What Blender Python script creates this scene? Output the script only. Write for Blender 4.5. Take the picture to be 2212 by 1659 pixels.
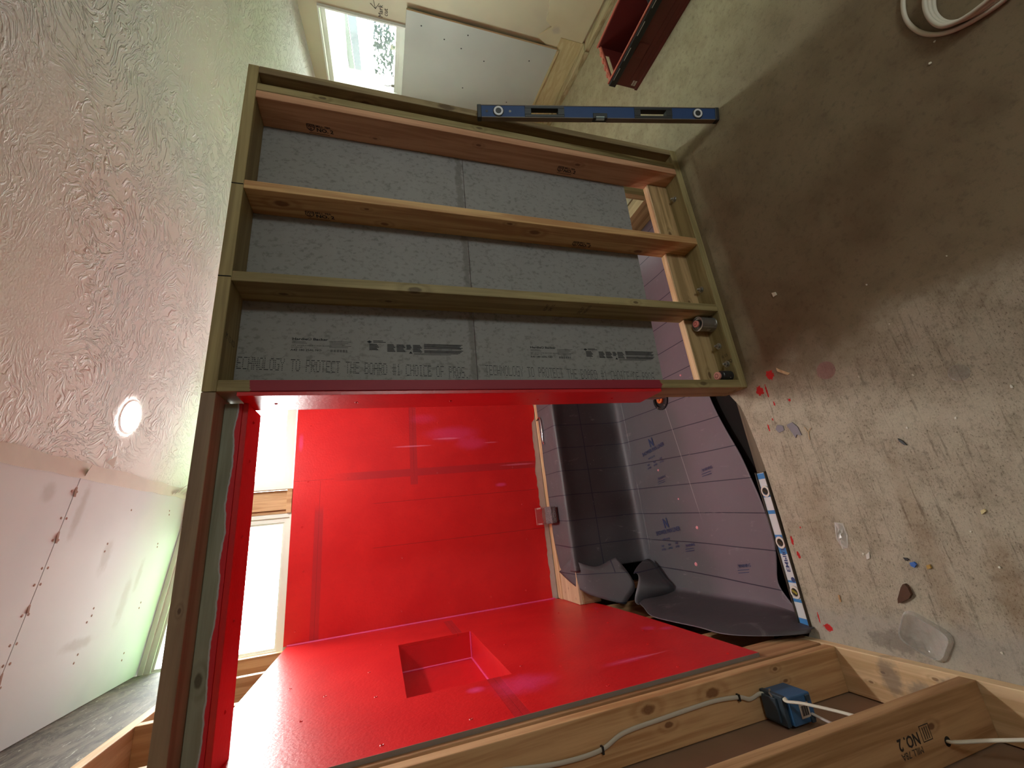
import bpy, bmesh, math, random
from mathutils import Vector, Matrix
random.seed(7)
for o in list(bpy.data.objects): bpy.data.objects.remove(o)
SC = bpy.context.scene
COL = SC.collection
PI = math.pi
# ------------------------------------------------------------------ camera
F_PX, PITCH, YAW, ROLL = 882.17, math.radians(17.843), math.radians(70.301), math.radians(-0.224)
CAM = Vector((0, 0, 1.6))
_f = Vector((math.cos(YAW)*math.cos(PITCH), math.sin(YAW)*math.cos(PITCH), -math.sin(PITCH)))
_r = Vector((math.sin(YAW), -math.cos(YAW), 0))
_u = _r.cross(_f)
R2 = _r*math.cos(ROLL) + _u*math.sin(ROLL)
U2 = -_r*math.sin(ROLL) + _u*math.cos(ROLL)
cam = bpy.data.objects.new('camera', bpy.data.cameras.new('camera'))
COL.objects.link(cam)
cam.data.sensor_fit = 'HORIZONTAL'; cam.data.sensor_width = 36
cam.data.lens = 36*F_PX/2212; cam.data.clip_start = .02
X, Y, Z = -U2, R2, -_f          # the phone was held so that the room's up is the picture's left
cam.matrix_world = Matrix(((X.x, Y.x, Z.x, CAM.x), (X.y, Y.y, Z.y, CAM.y), (X.z, Y.z, Z.z, CAM.z), (0, 0, 0, 1)))
SC.camera = cam
# ------------------------------------------------------------------ world and light
W = bpy.data.worlds.new('world'); SC.world = W; W.use_nodes = True
bg = W.node_tree.nodes['Background']
bg.inputs[0].default_value = (.97, .98, 1.0, 1); bg.inputs[1].default_value = 14.0
SC.view_settings.view_transform = 'Standard'; SC.view_settings.look = 'None'
SC.view_settings.exposure = 1.0; SC.view_settings.gamma = 1
SC.view_settings.use_curve_mapping = False
def portal(name, loc, rot, sx, sy):
    l = bpy.data.lights.new(name, 'AREA'); l.shape = 'RECTANGLE'; l.size = sx; l.size_y = sy
    l.cycles.is_portal = True
    o = bpy.data.objects.new(name, l); o.location = loc; o.rotation_euler = rot; COL.objects.link(o)
portal('portal', (-.18, 3.12, 2.45), (-PI/2, 0, 0), .78, .75)
portal('portal', (.74, 3.12, 2.4), (-PI/2, 0, 0), .76, .6)
portal('portal', (1.62, 3.12, 2.35), (-PI/2, 0, 0), .74, .45)
portal('portal', (2.55, 3.16, 1.55), (-PI/2, 0, 0), .5, 1.0)
portal('portal', (3.72, 2.4, 1.7), (-PI/2, 0, -PI/2+.21), .75, .62)
portal('portal', (2.0, -2.28, 1.5), (PI/2, 0, 0), .6, 1.0)
# ------------------------------------------------------------------ object helpers
ORG = {}
def tag(o, label, cat=None, group=None):
    if label: o['label'] = label
    if cat: o['category'] = cat
    if group: o['group'] = group
    return o
def thing(name, loc, label, cat, group=None):
    o = bpy.data.objects.new(name, None); COL.objects.link(o); o.location = loc
    o.empty_display_size = .05; ORG[o.name] = Vector(loc)
    return tag(o, label, cat, group)
def obj(name, bm, mat, parent=None, smooth=False, label=None, origin=None):
    """links the bmesh (world coordinates) as one mesh object"""
    if parent is not None: org = ORG[parent.name]
    elif origin is not None: org = Vector(origin)
    else: org = Vector((0, 0, 0))
    me = bpy.data.meshes.new(name)
    if org.length: bmesh.ops.translate(bm, verts=bm.verts, vec=-org)
    bmesh.ops.recalc_face_normals(bm, faces=bm.faces)
    bm.to_mesh(me); bm.free()
    if isinstance(mat, (list, tuple)):
        for m in mat: me.materials.append(m)
    else: me.materials.append(mat)
    if smooth:
        for p in me.polygons: p.use_smooth = True
    o = bpy.data.objects.new(name, me); COL.objects.link(o)
    ORG[o.name] = org
    if parent is not None: o.parent = parent
    else: o.location = org
    if label: o['label'] = label
    return o
def struct(name, bm, mat, parent=None, **k):
    o = obj(name, bm, mat, parent, **k)
    if parent is None: o['kind'] = 'structure'
    return o
def B(): return bmesh.new()
def box(bm, x0, x1, y0, y1, z0, z1, bev=0, mi=0):
    vs = [bm.verts.new((x, y, z)) for x in (x0, x1) for y in (y0, y1) for z in (z0, z1)]
    fs = []
    for q in ((0, 1, 3, 2), (4, 6, 7, 5), (0, 4, 5, 1), (2, 3, 7, 6), (0, 2, 6, 4), (1, 5, 7, 3)):
        f = bm.faces.new([vs[i] for i in q]); f.material_index = mi; fs.append(f)
    if bev:
        es = list({e for f in fs for e in f.edges})
        bmesh.ops.bevel(bm, geom=es, offset=bev, segments=2, profile=.5, affect='EDGES')
    return vs
def bxf(*a, bev=0):
    bm = B(); box(bm, *a, bev=bev); return bm
def obox(bm, c, ex, ey, ez, bev=0, mi=0):
    """box at centre c spanned by half-vectors ex, ey, ez"""
    c, ex, ey, ez = map(Vector, (c, ex, ey, ez)); vs = []
    for a in (-1, 1):
        for b in (-1, 1):
            for d in (-1, 1): vs.append(bm.verts.new(c+ex*a+ey*b+ez*d))
    fs = []
    for q in ((0, 1, 3, 2), (4, 6, 7, 5), (0, 4, 5, 1), (2, 3, 7, 6), (0, 2, 6, 4), (1, 5, 7, 3)):
        f = bm.faces.new([vs[i] for i in q]); f.material_index = mi; fs.append(f)
    if bev:
        es = list({e for f in fs for e in f.edges})
        bmesh.ops.bevel(bm, geom=es, offset=bev, segments=2, profile=.5, affect='EDGES')
def prism(bm, pts, d, mi=0):
    """polygon pts extruded by vector d"""
    d = Vector(d); a = [bm.verts.new(p) for p in pts]; b = [bm.verts.new(Vector(p)+d) for p in pts]
    n = len(pts); fs = [bm.faces.new(a), bm.faces.new(b[::-1])]
    for i in range(n): fs.append(bm.faces.new((a[i], b[i], b[(i+1) % n], a[(i+1) % n])))
    for f in fs: f.material_index = mi
def frame_of(d):
    d = d.normalized(); h = Vector((0, 0, 1)) if abs(d.z) < .9 else Vector((1, 0, 0))
    a = d.cross(h).normalized(); return a, d.cross(a).normalized()
def tube(bm, pts, r, n=10, flat=1.0, mi=0, up=None):
    pts = [Vector(p) for p in pts]; rings = []
    for i, p in enumerate(pts):
        d = pts[min(i+1, len(pts)-1)]-pts[max(i-1, 0)]
        if up is None: a, b = frame_of(d)
        else:
            a = d.normalized().cross(Vector(up)).normalized(); b = d.normalized().cross(a).normalized()
        rr = r[i] if isinstance(r, (list, tuple)) else r
        rings.append([bm.verts.new(p+a*math.cos(t*2*PI/n)*rr+b*math.sin(t*2*PI/n)*rr*flat) for t in range(n)])
    for i in range(len(rings)-1):
        for t in range(n):
            bm.faces.new((rings[i][t], rings[i][(t+1) % n], rings[i+1][(t+1) % n], rings[i+1][t])).material_index = mi
    bm.faces.new(rings[0][::-1]).material_index = mi; bm.faces.new(rings[-1]).material_index = mi
def lathe(bm, c, ax, prof, n=28, mi=0, cap=True):
    """prof: (radius, height) along axis ax from c"""
    c = Vector(c); ax = Vector(ax).normalized(); a, b = frame_of(ax); rings = []
    for r, h in prof:
        rings.append([bm.verts.new(c+ax*h+(a*math.cos(t*2*PI/n)+b*math.sin(t*2*PI/n))*max(r, 1e-5)) for t in range(n)])
    for i in range(len(rings)-1):
        for t in range(n):
            bm.faces.new((rings[i][t], rings[i][(t+1) % n], rings[i+1][(t+1) % n], rings[i+1][t])).material_index = mi
    if cap:
        bm.faces.new(rings[0][::-1]).material_index = mi; bm.faces.new(rings[-1]).material_index = mi
def spline(pts, k=8, closed=False):
    pts = [Vector(p) for p in pts]; out = []; n = len(pts)
    for i in range(n if closed else n-1):
        g = (lambda j: pts[j % n]) if closed else (lambda j: pts[min(max(j, 0), n-1)])
        p0, p1, p2, p3 = g(i-1), g(i), g(i+1), g(i+2)
        for s in range(k):
            t = s/k
            out.append(.5*((2*p1)+(p2-p0)*t+(2*p0-5*p1+4*p2-p3)*t*t+(3*p1-p0-3*p2+p3)*t**3))
    if not closed: out.append(pts[-1])
    return out
def text_mesh(bm, s, org, dx, up, size, sx=1.0, lift=.0004, bold=0.0):
    """flat lettering: reading direction dx, letters' up vector up"""
    cu = bpy.data.curves.new('t', 'FONT'); cu.body = s; cu.size = size; cu.offset = bold; cu.resolution_u = 2
    to = bpy.data.objects.new('t', cu); COL.objects.link(to)
    bpy.context.view_layer.update()
    me = bpy.data.meshes.new_from_object(to.evaluated_get(bpy.context.evaluated_depsgraph_get()))
    dx, up = Vector(dx).normalized(), Vector(up).normalized(); n = dx.cross(up)
    tm = B(); tm.from_mesh(me)
    off = len(bm.verts); vm = {}
    for v in tm.verts: vm[v.index] = bm.verts.new(Vector(org)+dx*v.co.x*sx+up*v.co.y+n*lift)
    for f in tm.faces:
        try: bm.faces.new([vm[v.index] for v in f.verts])
        except ValueError: pass
    tm.free(); bpy.data.objects.remove(to); bpy.data.curves.remove(cu); bpy.data.meshes.remove(me)
def rect(bm, org, dx, up, x0, x1, y0, y1, lift=.0004, mi=0):
    dx, up = Vector(dx).normalized(), Vector(up).normalized(); n = dx.cross(up); o = Vector(org)+n*lift
    bm.faces.new([bm.verts.new(o+dx*a+up*b) for a, b in ((x0, y0), (x1, y0), (x1, y1), (x0, y1))]).material_index = mi
# ------------------------------------------------------------------ materials
class NT:
    def __init__(s, name):
        s.m = bpy.data.materials.new(name); s.m.use_nodes = True; s.t = s.m.node_tree; s.n = s.t.nodes
        s.bs = s.n['Principled BSDF']; s.out = s.n['Material Output']
        s.pos = s.n.new('ShaderNodeNewGeometry').outputs['Position']
    def link(s, a, b): s.t.links.new(a, b)
    def put(s, sock, v):
        if isinstance(v, bpy.types.NodeSocket): s.link(v, sock)
        else: sock.default_value = v
    def math(s, op, a, b=0.0, c=0.0, clamp=False):
        n = s.n.new('ShaderNodeMath'); n.operation = op; n.use_clamp = clamp
        s.put(n.inputs[0], a); s.put(n.inputs[1], b); s.put(n.inputs[2], c); return n.outputs[0]
    def vec(s, op, a, b=(0, 0, 0)):
        n = s.n.new('ShaderNodeVectorMath'); n.operation = op; s.put(n.inputs[0], a); s.put(n.inputs[1], b)
        return n.outputs['Value' if op in ('LENGTH', 'DISTANCE', 'DOT_PRODUCT') else 'Vector']
    def sep(s, v):
        n = s.n.new('ShaderNodeSeparateXYZ'); s.put(n.inputs[0], v); return n.outputs
    def comb(s, x, y, z):
        n = s.n.new('ShaderNodeCombineXYZ'); s.put(n.inputs[0], x); s.put(n.inputs[1], y); s.put(n.inputs[2], z); return n.outputs[0]
    def noise(s, v, scale=5, detail=3, rough=.5, dist=0, col=False):
        n = s.n.new('ShaderNodeTexNoise'); s.put(n.inputs['Vector'], v); n.inputs['Scale'].default_value = scale
        n.inputs['Detail'].default_value = detail; n.inputs['Roughness'].default_value = rough; n.inputs['Distortion'].default_value = dist
        return n.outputs['Color' if col else 'Fac']
    def voro(s, v, scale=5, feat='F1', rnd=1):
        n = s.n.new('ShaderNodeTexVoronoi'); n.feature = feat; s.put(n.inputs['Vector'], v)
        n.inputs['Scale'].default_value = scale; n.inputs['Randomness'].default_value = rnd; return n.outputs['Distance']
    def ramp(s, f, a, b, smooth=True):
        n = s.n.new('ShaderNodeMapRange'); n.interpolation_type = 'SMOOTHSTEP' if smooth else 'LINEAR'
        s.put(n.inputs[0], f); n.inputs[1].default_value = a; n.inputs[2].default_value = b; return n.outputs[0]
    def mix(s, f, a, b):
        n = s.n.new('ShaderNodeMix'); n.data_type = 'RGBA'; s.put(n.inputs[0], f)
        s.put(n.inputs[6], (*a, 1) if isinstance(a, tuple) and len(a) == 3 else a)
        s.put(n.inputs[7], (*b, 1) if isinstance(b, tuple) and len(b) == 3 else b); return n.outputs[2]
    def bump(s, h, strength=.3, dist=.005):
        n = s.n.new('ShaderNodeBump'); s.put(n.inputs['Height'], h); n.inputs['Strength'].default_value = strength
        n.inputs['Distance'].default_value = dist; s.link(n.outputs[0], s.bs.inputs['Normal'])
    def base(s, c): s.put(s.bs.inputs['Base Color'], (*c, 1) if isinstance(c, tuple) and len(c) == 3 else c)
    def rough(s, r): s.put(s.bs.inputs['Roughness'], r)
    def band(s, f, lo, hi, soft=.001):
        return s.math('MULTIPLY', s.ramp(f, lo-soft, lo+soft), s.math('SUBTRACT', 1.0, s.ramp(f, hi-soft, hi+soft)))
    def blob(s, c, rad, amp=.6, ns=40, soft=.25):
        """irregular spot around c with radii rad (3)"""
        d = s.vec('MULTIPLY', s.vec('SUBTRACT', s.pos, c), tuple(1/r for r in rad))
        l = s.vec('LENGTH', d); l = s.math('ADD', l, s.math('MULTIPLY', s.math('SUBTRACT', s.noise(s.pos, ns, 3, .6), .5), amp))
        return s.math('SUBTRACT', 1.0, s.ramp(l, 1-soft, 1+soft))
    def maxs(s, l):
        r = l[0]
        for k in l[1:]: r = s.math('MAXIMUM', r, k)
        return r
def plain(name, col, rough=.6, metal=0, bump=0, bs=200, var=0, trans=0, ior=1.45, emit=None, coat=0):
    t = NT(name); t.bs.inputs['Metallic'].default_value = metal; t.rough(rough)
    c = col
    if var: c = t.mix(t.noise(t.pos, bs/8, 4), tuple(x*(1-var) for x in col), tuple(min(1, x*(1+var)) for x in col))
    t.base(c)
    if trans: t.bs.inputs['Transmission Weight'].default_value = trans; t.bs.inputs['IOR'].default_value = ior
    if bump: t.bump(t.noise(t.pos, bs, 3), bump, .002)
    if coat: t.bs.inputs['Coat Weight'].default_value = coat
    if emit: t.bs.inputs['Emission Color'].default_value = (*emit[0], 1); t.bs.inputs['Emission Strength'].default_value = emit[1]
    return t.m
def wood(name, light, dark, axis='z', seed=0.0, knots=(), freq=34, contrast=1.0, extra=None, rough=.62):
    """sawn lumber: grain along axis, knots = (x, y, z, radius)"""
    t = NT(name); i = 'xyz'.index(axis)
    p = t.vec('ADD', t.pos, (seed*1.37, seed*2.11, seed*.93))
    wob = t.noise(p, 1.6, 2, .5)
    sc = [1.0, 1.0, 1.0]; sc[i] = .045
    q = t.vec('MULTIPLY', p, tuple(sc))
    kd = None
    for (kx, ky, kz, kr) in knots:
        rr = [kr*.85]*3; rr[i] = kr*1.7
        d = t.vec('LENGTH', t.vec('MULTIPLY', t.vec('SUBTRACT', t.pos, (kx, ky, kz)), tuple(1/r for r in rr)))
        d = t.math('ADD', d, t.math('MULTIPLY', t.math('SUBTRACT', t.noise(t.pos, 60, 3, .6), .5), .55))
        kd = d if kd is None else t.math('MINIMUM', kd, d)
    g = t.noise(q, freq, 4, .55, .6)
    if kd is not None:
        rr = t.math('MULTIPLY', t.math('EXPONENT', t.math('MULTIPLY', kd, -.55)), 2.2)
        g = t.math('FRACT', t.math('ADD', t.math('MULTIPLY', g, .9), rr)) if False else t.math('ADD', g, t.math('MULTIPLY', t.math('SINE', t.math('MULTIPLY', rr, 9.0)), t.math('MULTIPLY', t.math('EXPONENT', t.math('MULTIPLY', kd, -.6)), .13)))
    f = t.ramp(g, .38, .62)
    fine = t.noise(q, freq*6, 2, .7)
    f = t.math('ADD', t.math('MULTIPLY', f, .8*contrast), t.math('MULTIPLY', t.math('SUBTRACT', fine, .3), .5), clamp=True)
    c = t.mix(f, light, dark)
    c = t.mix(t.math('MULTIPLY', t.ramp(wob, .45, .7), .25), c, tuple(x*.72 for x in light))
    if kd is not None:
        k = t.math('MULTIPLY', t.math('SUBTRACT', 1.0, t.ramp(kd, .45, .9)), .85)
        c = t.mix(k, c, (dark[0]*.38, dark[1]*.28, dark[2]*.25))
        halo = t.math('MULTIPLY', t.math('SUBTRACT', 1.0, t.ramp(kd, .9, 2.2)), .2)
        c = t.mix(halo, c, tuple(x*.6 for x in dark))
    sp = t.ramp(t.noise(p, 70, 2, .5), .74, .80)       # small scuffs
    c = t.mix(t.math('MULTIPLY', sp, .45), c, tuple(x*.4 for x in dark))
    if extra: c = extra(t, c)
    t.base(c); t.rough(rough); t.bump(t.math('ADD', fine, t.math('MULTIPLY', g, .6)), .18, .0015)
    return t.m
TAN_L, TAN_D = (.66, .405, .205), (.40, .195, .075)
PINE_L, PINE_D = (.80, .60, .37), (.55, .33, .16)
OLV_L, OLV_D = (.40, .31, .145), (.20, .145, .055)
RED = (.70, .016, .018)
REDD = (.42, .015, .03)
PINK = (.78, .06, .22)
M = {}
M['treated_z'] = wood('treated_z', OLV_L, OLV_D, 'z', 3.1, freq=26)
M['treated_x'] = wood('treated_x', OLV_L, OLV_D, 'x', 5.3, freq=26)
M['treated_y'] = wood('treated_y', OLV_L, OLV_D, 'y', 1.3, freq=26)
M['tan_z'] = wood('tan_z', TAN_L, TAN_D, 'z', 7.7)
M['tan_x'] = wood('tan_x', TAN_L, TAN_D, 'x', 2.7)
M['tan_y'] = wood('tan_y', TAN_L, TAN_D, 'y', 9.7)
M['pine_x'] = wood('pine_x', PINE_L, PINE_D, 'x', 4.7)
M['pine_y'] = wood('pine_y', PINE_L, PINE_D, 'y', 8.1)
M['pine_z'] = wood('pine_z', PINE_L, PINE_D, 'z', 6.2)
M['grey_wood'] = wood('grey_wood', (.36, .38, .33), (.20, .21, .17), 'x', 2.2, freq=24)
M['dark_wood'] = wood('dark_wood', (.075, .06, .035), (.025, .018, .01), 'x', 2.9)
M['form_wood'] = wood('form_wood', (.16, .125, .075), (.09, .065, .035), 'x', 3.9)
M['black'] = plain('black', (.012, .012, .013), .5)
M['dark'] = plain('dark', (.006, .006, .006), .95)
M['ink'] = plain('ink', (.03, .022, .02), .7)
M['ink_grey'] = plain('ink_grey', (.016, .016, .020), .8)
M['ink_blue'] = plain('ink_blue', (.03, .05, .14), .6)
M['kerf'] = plain('kerf', (.01, .008, .006), .9)
M['steel'] = plain('steel', (.45, .45, .43), .35, 1)
M['chrome'] = plain('chrome', (.75, .72, .74), .18, 1)
M['white_paint'] = plain('white_paint', (.78, .80, .74), .45, var=.08, bump=.1, bs=60)
M['white_plastic'] = plain('white_plastic', (.80, .76, .66), .45)
M['cable_grey'] = plain('cable_grey', (.55, .50, .42), .5)
M['pinkdrop'] = plain('pinkdrop', (.85, .35, .42), .4)
M['levelblue'] = plain('levelblue', (.05, .25, .62), .4)
M['pink'] = plain('pink', PINK, .45, bump=.2, bs=120)
M['glass'] = None
def glass(name, col=(1, 1, 1), rough=0.0, mixf=.93):
    t = NT(name); t.n.remove(t.bs)
    tr = t.n.new('ShaderNodeBsdfTransparent'); tr.inputs[0].default_value = (*col, 1)
    gl = t.n.new('ShaderNodeBsdfGlossy'); gl.inputs['Roughness'].default_value = max(rough, .02)
    mx = t.n.new('ShaderNodeMixShader'); fr = t.n.new('ShaderNodeFresnel'); fr.inputs[0].default_value = 1.45
    t.link(t.math('MULTIPLY', fr.outputs[0], 1-mixf+.4), mx.inputs[0]); t.link(tr.outputs[0], mx.inputs[1]); t.link(gl.outputs[0], mx.inputs[2])
    t.link(mx.outputs[0], t.out.inputs[0]); return t.m
M['glass'] = glass('glass', (.95, 1, .97))
def clearplastic(name, col, tint, op=.07):
    t = NT(name); t.base(col); t.rough(.15)
    tr = t.n.new('ShaderNodeBsdfTransparent'); tr.inputs[0].default_value = (*tint, 1)
    mx = t.n.new('ShaderNodeMixShader'); lw = t.n.new('ShaderNodeLayerWeight'); lw.inputs[0].default_value = .35
    t.link(t.math('ADD', t.math('MULTIPLY', lw.outputs['Facing'], .55), op), mx.inputs[0])
    t.link(tr.outputs[0], mx.inputs[1]); t.link(t.bs.outputs[0], mx.inputs[2]); t.link(mx.outputs[0], t.out.inputs[0]); return t.m
M['clear'] = clearplastic('clear', (.85, .83, .80), (.95, .94, .93))
M['clear_pink'] = clearplastic('clear_pink', (.9, .65, .65), (.95, .85, .85))
# concrete slab
def make_concrete():
    t = NT('concrete'); x, y, z = t.sep(t.pos)
    n1 = t.noise(t.pos, 2.2, 4, .6); n2 = t.noise(t.pos, 9, 5, .65)
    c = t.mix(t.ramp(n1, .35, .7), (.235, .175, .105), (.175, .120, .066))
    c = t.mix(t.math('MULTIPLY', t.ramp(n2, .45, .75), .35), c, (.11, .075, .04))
    wl = t.ramp(t.math('ADD', x, t.math('MULTIPLY', y, .4)), 1.75, 2.9)  # light from the right window, painted as yellower floor colour
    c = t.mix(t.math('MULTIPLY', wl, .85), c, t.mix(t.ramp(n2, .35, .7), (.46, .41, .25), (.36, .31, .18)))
    # pale broomed cement at left; brown beyond it also carries painted partition shade
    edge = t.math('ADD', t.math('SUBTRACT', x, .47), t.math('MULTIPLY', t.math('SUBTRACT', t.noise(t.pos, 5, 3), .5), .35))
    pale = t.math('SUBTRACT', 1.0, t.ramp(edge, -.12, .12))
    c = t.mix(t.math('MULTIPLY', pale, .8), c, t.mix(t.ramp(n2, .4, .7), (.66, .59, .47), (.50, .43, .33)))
    # streaks from the broom run along the partition
    sv = t.vec('MULTIPLY', t.pos, (1.2, 26, 1)); st = t.noise(sv, 3.2, 5, .75)
    c = t.mix(t.math('MULTIPLY', t.math('MULTIPLY', t.ramp(st, .54, .68), pale), .6), c, (.13, .095, .06))
    pit = t.noise(t.vec('MULTIPLY', t.pos, (1.0, 1.7, 1)), 120, 5, .78)
    c = t.mix(t.math('MULTIPLY', t.math('MULTIPLY', t.ramp(pit, .54, .64), t.ramp(n2, .25, .55)), t.math('ADD', .25, t.math('MULTIPLY', pale, .6))), c, (.09, .06, .035))
    c = t.mix(t.math('MULTIPLY', t.math('MULTIPLY', t.ramp(pit, .44, .34), pale), .35), c, (.80, .74, .62))
    speck = t.ramp(t.noise(t.pos, 210, 2, .5), .72, .77)
    c = t.mix(t.math('MULTIPLY', speck, .3), c, (.07, .05, .03))
    rust = t.math('MULTIPLY', t.blob((-.22, .93, 0), (.25, .03, 1), 1.6, 22, .6), .3)
    rust = t.math('MAXIMUM', rust, t.math('MULTIPLY', t.blob((-.33, .78, 0), (.14, .03, 1), 1.6, 22, .6), .4))
    rust = t.math('MAXIMUM', rust, t.math('MULTIPLY', t.blob((-.1, 1.25, 0), (.14, .06, 1), 1.4, 16, .7), .25))
    c = t.mix(rust, c, (.25, .13, .05))
    grey = t.math('MULTIPLY', t.blob((-.52, .95, 0), (.10, .9, 1), .9, 12), .7)
    c = t.mix(grey, c, (.48, .45, .40))
    dst = t.math('MULTIPLY', t.blob((-.50, 1.12, 0), (.03, .08, 1), 2.0, 60), .45); c = t.mix(dst, c, (.14, .12, .10))
    # window light by the right-hand wall base is painted in above
    # red membrane drips
    drips = [((.483, 1.247, 0), (.022, .017, 1)), ((.434, 1.318, 0), (.022, .017, 1)), ((.425, 1.285, 0), (.03, .004, 1)), ((-.496, 1.345, 0), (.012, .017, 1)), ((-.47, 1.372, 0), (.02, .003, 1)),
             ((.30, 1.30, 0), (.006, .003, 1)), ((.36, 1.27, 0), (.01, .004, 1)), ((.27, 1.33, 0), (.016, .004, 1)), ((.355, 1.20, 0), (.006, .005, 1)), ((-.19, 1.385, 0), (.02, .006, 1)), ((-.245, 1.375, 0), (.014, .007, 1)), ((-.14, 1.33, 0), (.005, .004, 1))]
    r = t.maxs([t.blob(a, (b[0]*.95, b[1]*.95, 1), 2.0, 75, .10) for a, b in drips])
    c = t.mix(r, c, (.62, .01, .012))
    gr = t.noise(t.pos, 38, 5, .75); c = t.mix(t.math('MULTIPLY', t.ramp(gr, .5, .68), .35), c, (.085, .055, .03))
    t.base(c); t.rough(t.math('SUBTRACT', .78, t.math('MULTIPLY', n2, .2)))
    h = t.math('ADD', t.math('ADD', t.math('MULTIPLY', n2, .5), t.math('MULTIPLY', gr, .35)), t.math('ADD', t.math('MULTIPLY', t.math('MULTIPLY', st, pale), .9), t.math('MULTIPLY', pit, t.math('ADD', .1, t.math('MULTIPLY', pale, .5)))))
    t.bump(h, .7, .007)
    return t.m
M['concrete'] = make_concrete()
def make_ceiling():
    t = NT('ceiling_texture')
    sv = t.vec('ADD', t.pos, t.vec('MULTIPLY', t.noise(t.pos, 3.5, 2, col=True), (.35, .35, .35)))
    a = t.noise(t.vec('MULTIPLY', sv, (1.0, 2.2, 1)), 19, 3, .55, 1.2)
    a2 = t.noise(t.vec('MULTIPLY', sv, (2.2, 1.0, 1)), 19, 3, .55, 1.2)
    m = t.ramp(t.noise(t.pos, 2.6, 2), .42, .58)
    mixn = t.math('ADD', t.math('MULTIPLY', a, m), t.math('MULTIPLY', a2, t.math('SUBTRACT', 1.0, m)))
    ridge = t.ramp(mixn, .48, .60); fine = t.noise(t.pos, 120, 2)
    amt = t.ramp(t.noise(t.pos, 1.1, 2), .30, .6)
    h = t.math('ADD', t.math('MULTIPLY', t.math('MULTIPLY', ridge, amt), 1.0), t.math('MULTIPLY', fine, .18))
    c = t.mix(t.ramp(t.noise(t.pos, 1.3, 3), .4, .7), (.80, .79, .76), (.75, .73, .70))
    t.base(c); t.rough(.75); t.bump(h, 1.0, .0065); return t.m
M['ceiling'] = make_ceiling()
def make_drywall(name, c1, c2, marks=()):
    t = NT(name); c = t.mix(t.ramp(t.noise(t.pos, 3, 3), .4, .7), c1, c2)
    for (p, r, a) in marks: c = t.mix(t.math('MULTIPLY', t.blob(p, r, 1.2, 25, .5), a), c, (.38, .33, .30))
    t.base(c); t.rough(.7); t.bump(t.noise(t.pos, 150, 2), .06, .001); return t.m
M['panel'] = make_drywall('panel', (.66, .67, .69), (.62, .63, .66), [((.05, 2.38, 2.76), (.06, .03, .1), .4), ((.22, 2.1, 2.74), (.10, .02, .1), .45), ((-.05, 2.72, 2.78), (.07, .02, .1), .3), ((-.28, 2.4, 2.81), (.02, .09, .1), .4), ((.28, 1.9, 2.74), (.03, .03, .1), .4), ((-.15, 2.65, 2.8), (.1, .03, .1), .3)])
M['tape'] = plain('tape', (.66, .60, .54), .8, var=.12, bump=.3, bs=90)
M['paper_edge'] = plain('paper_edge', (.34, .21, .17), .9)
M['yellow_wall'] = make_drywall('yellow_wall', (.60, .55, .38), (.54, .50, .36))
M['grey_board'] = make_drywall('grey_board', (.50, .52, .46), (.47, .49, .44))
M['cream'] = make_drywall('cream', (.66, .60, .40), (.60, .53, .34), [((3.55, 1.8, .3), (.03, .03, .03), .5), ((3.6, 2.0, .2), (.03, .02, .02), .5)])
M['room_wall'] = make_drywall('room_wall', (.55, .50, .42), (.50, .45, .38))
M['hardboard'] = plain('hardboard', (.27, .165, .105), .8, var=.25, bump=.15, bs=60)
def make_oldbeam():
    t = NT('old_beam'); q = t.vec('MULTIPLY', t.pos, (1, 1.2, 3)); g = t.noise(q, 4, 7, .72, 1.2)
    c = t.mix(t.ramp(g, .35, .62), (.035, .024, .016), (.15, .115, .09)); s = t.ramp(t.noise(t.vec('MULTIPLY', t.pos, (1, 1.5, 9)), 6, 5, .65, 2), .6, .68)
    c = t.mix(t.math('MULTIPLY', s, .8), c, (.42, .40, .33)); t.base(c); t.rough(.7); t.bump(g, .4, .005); return t.m
M['old_beam'] = make_oldbeam()
def make_cement(name, tint=(.29, .275, .268)):
    t = NT(name); g1 = t.noise(t.vec('MULTIPLY', t.pos, (1, 1, .75)), 62, 5, .72); g2 = t.noise(t.pos, 8, 3)
    c = t.mix(t.ramp(g1, .50, .64), tint, tuple(x*.70 for x in tint)); c = t.mix(t.math('MULTIPLY', t.ramp(g2, .4, .7), .3), c, tuple(x*1.2 for x in tint))
    x, y, z = t.sep(t.pos)
    d = t.math('ABSOLUTE', t.math('SUBTRACT', z, 1.235)); d = t.math('ADD', d, t.math('MULTIPLY', t.math('SUBTRACT', t.noise(t.pos, 30, 3), .5), .05))
    c = t.mix(t.math('MULTIPLY', t.math('SUBTRACT', 1.0, t.ramp(d, .008, .02)), .5), c, (.13, .115, .10))
    t.base(c); t.rough(.85); t.bs.inputs['Specular IOR Level'].default_value = .2; return t.m
M['cement'] = make_cement('cement')
M['board_edge'] = plain('board_edge', (.25, .20, .17), .9, bump=.3, bs=160)
M['board_raw'] = plain('board_raw', (.50, .44, .40), .8, var=.12)
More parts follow.
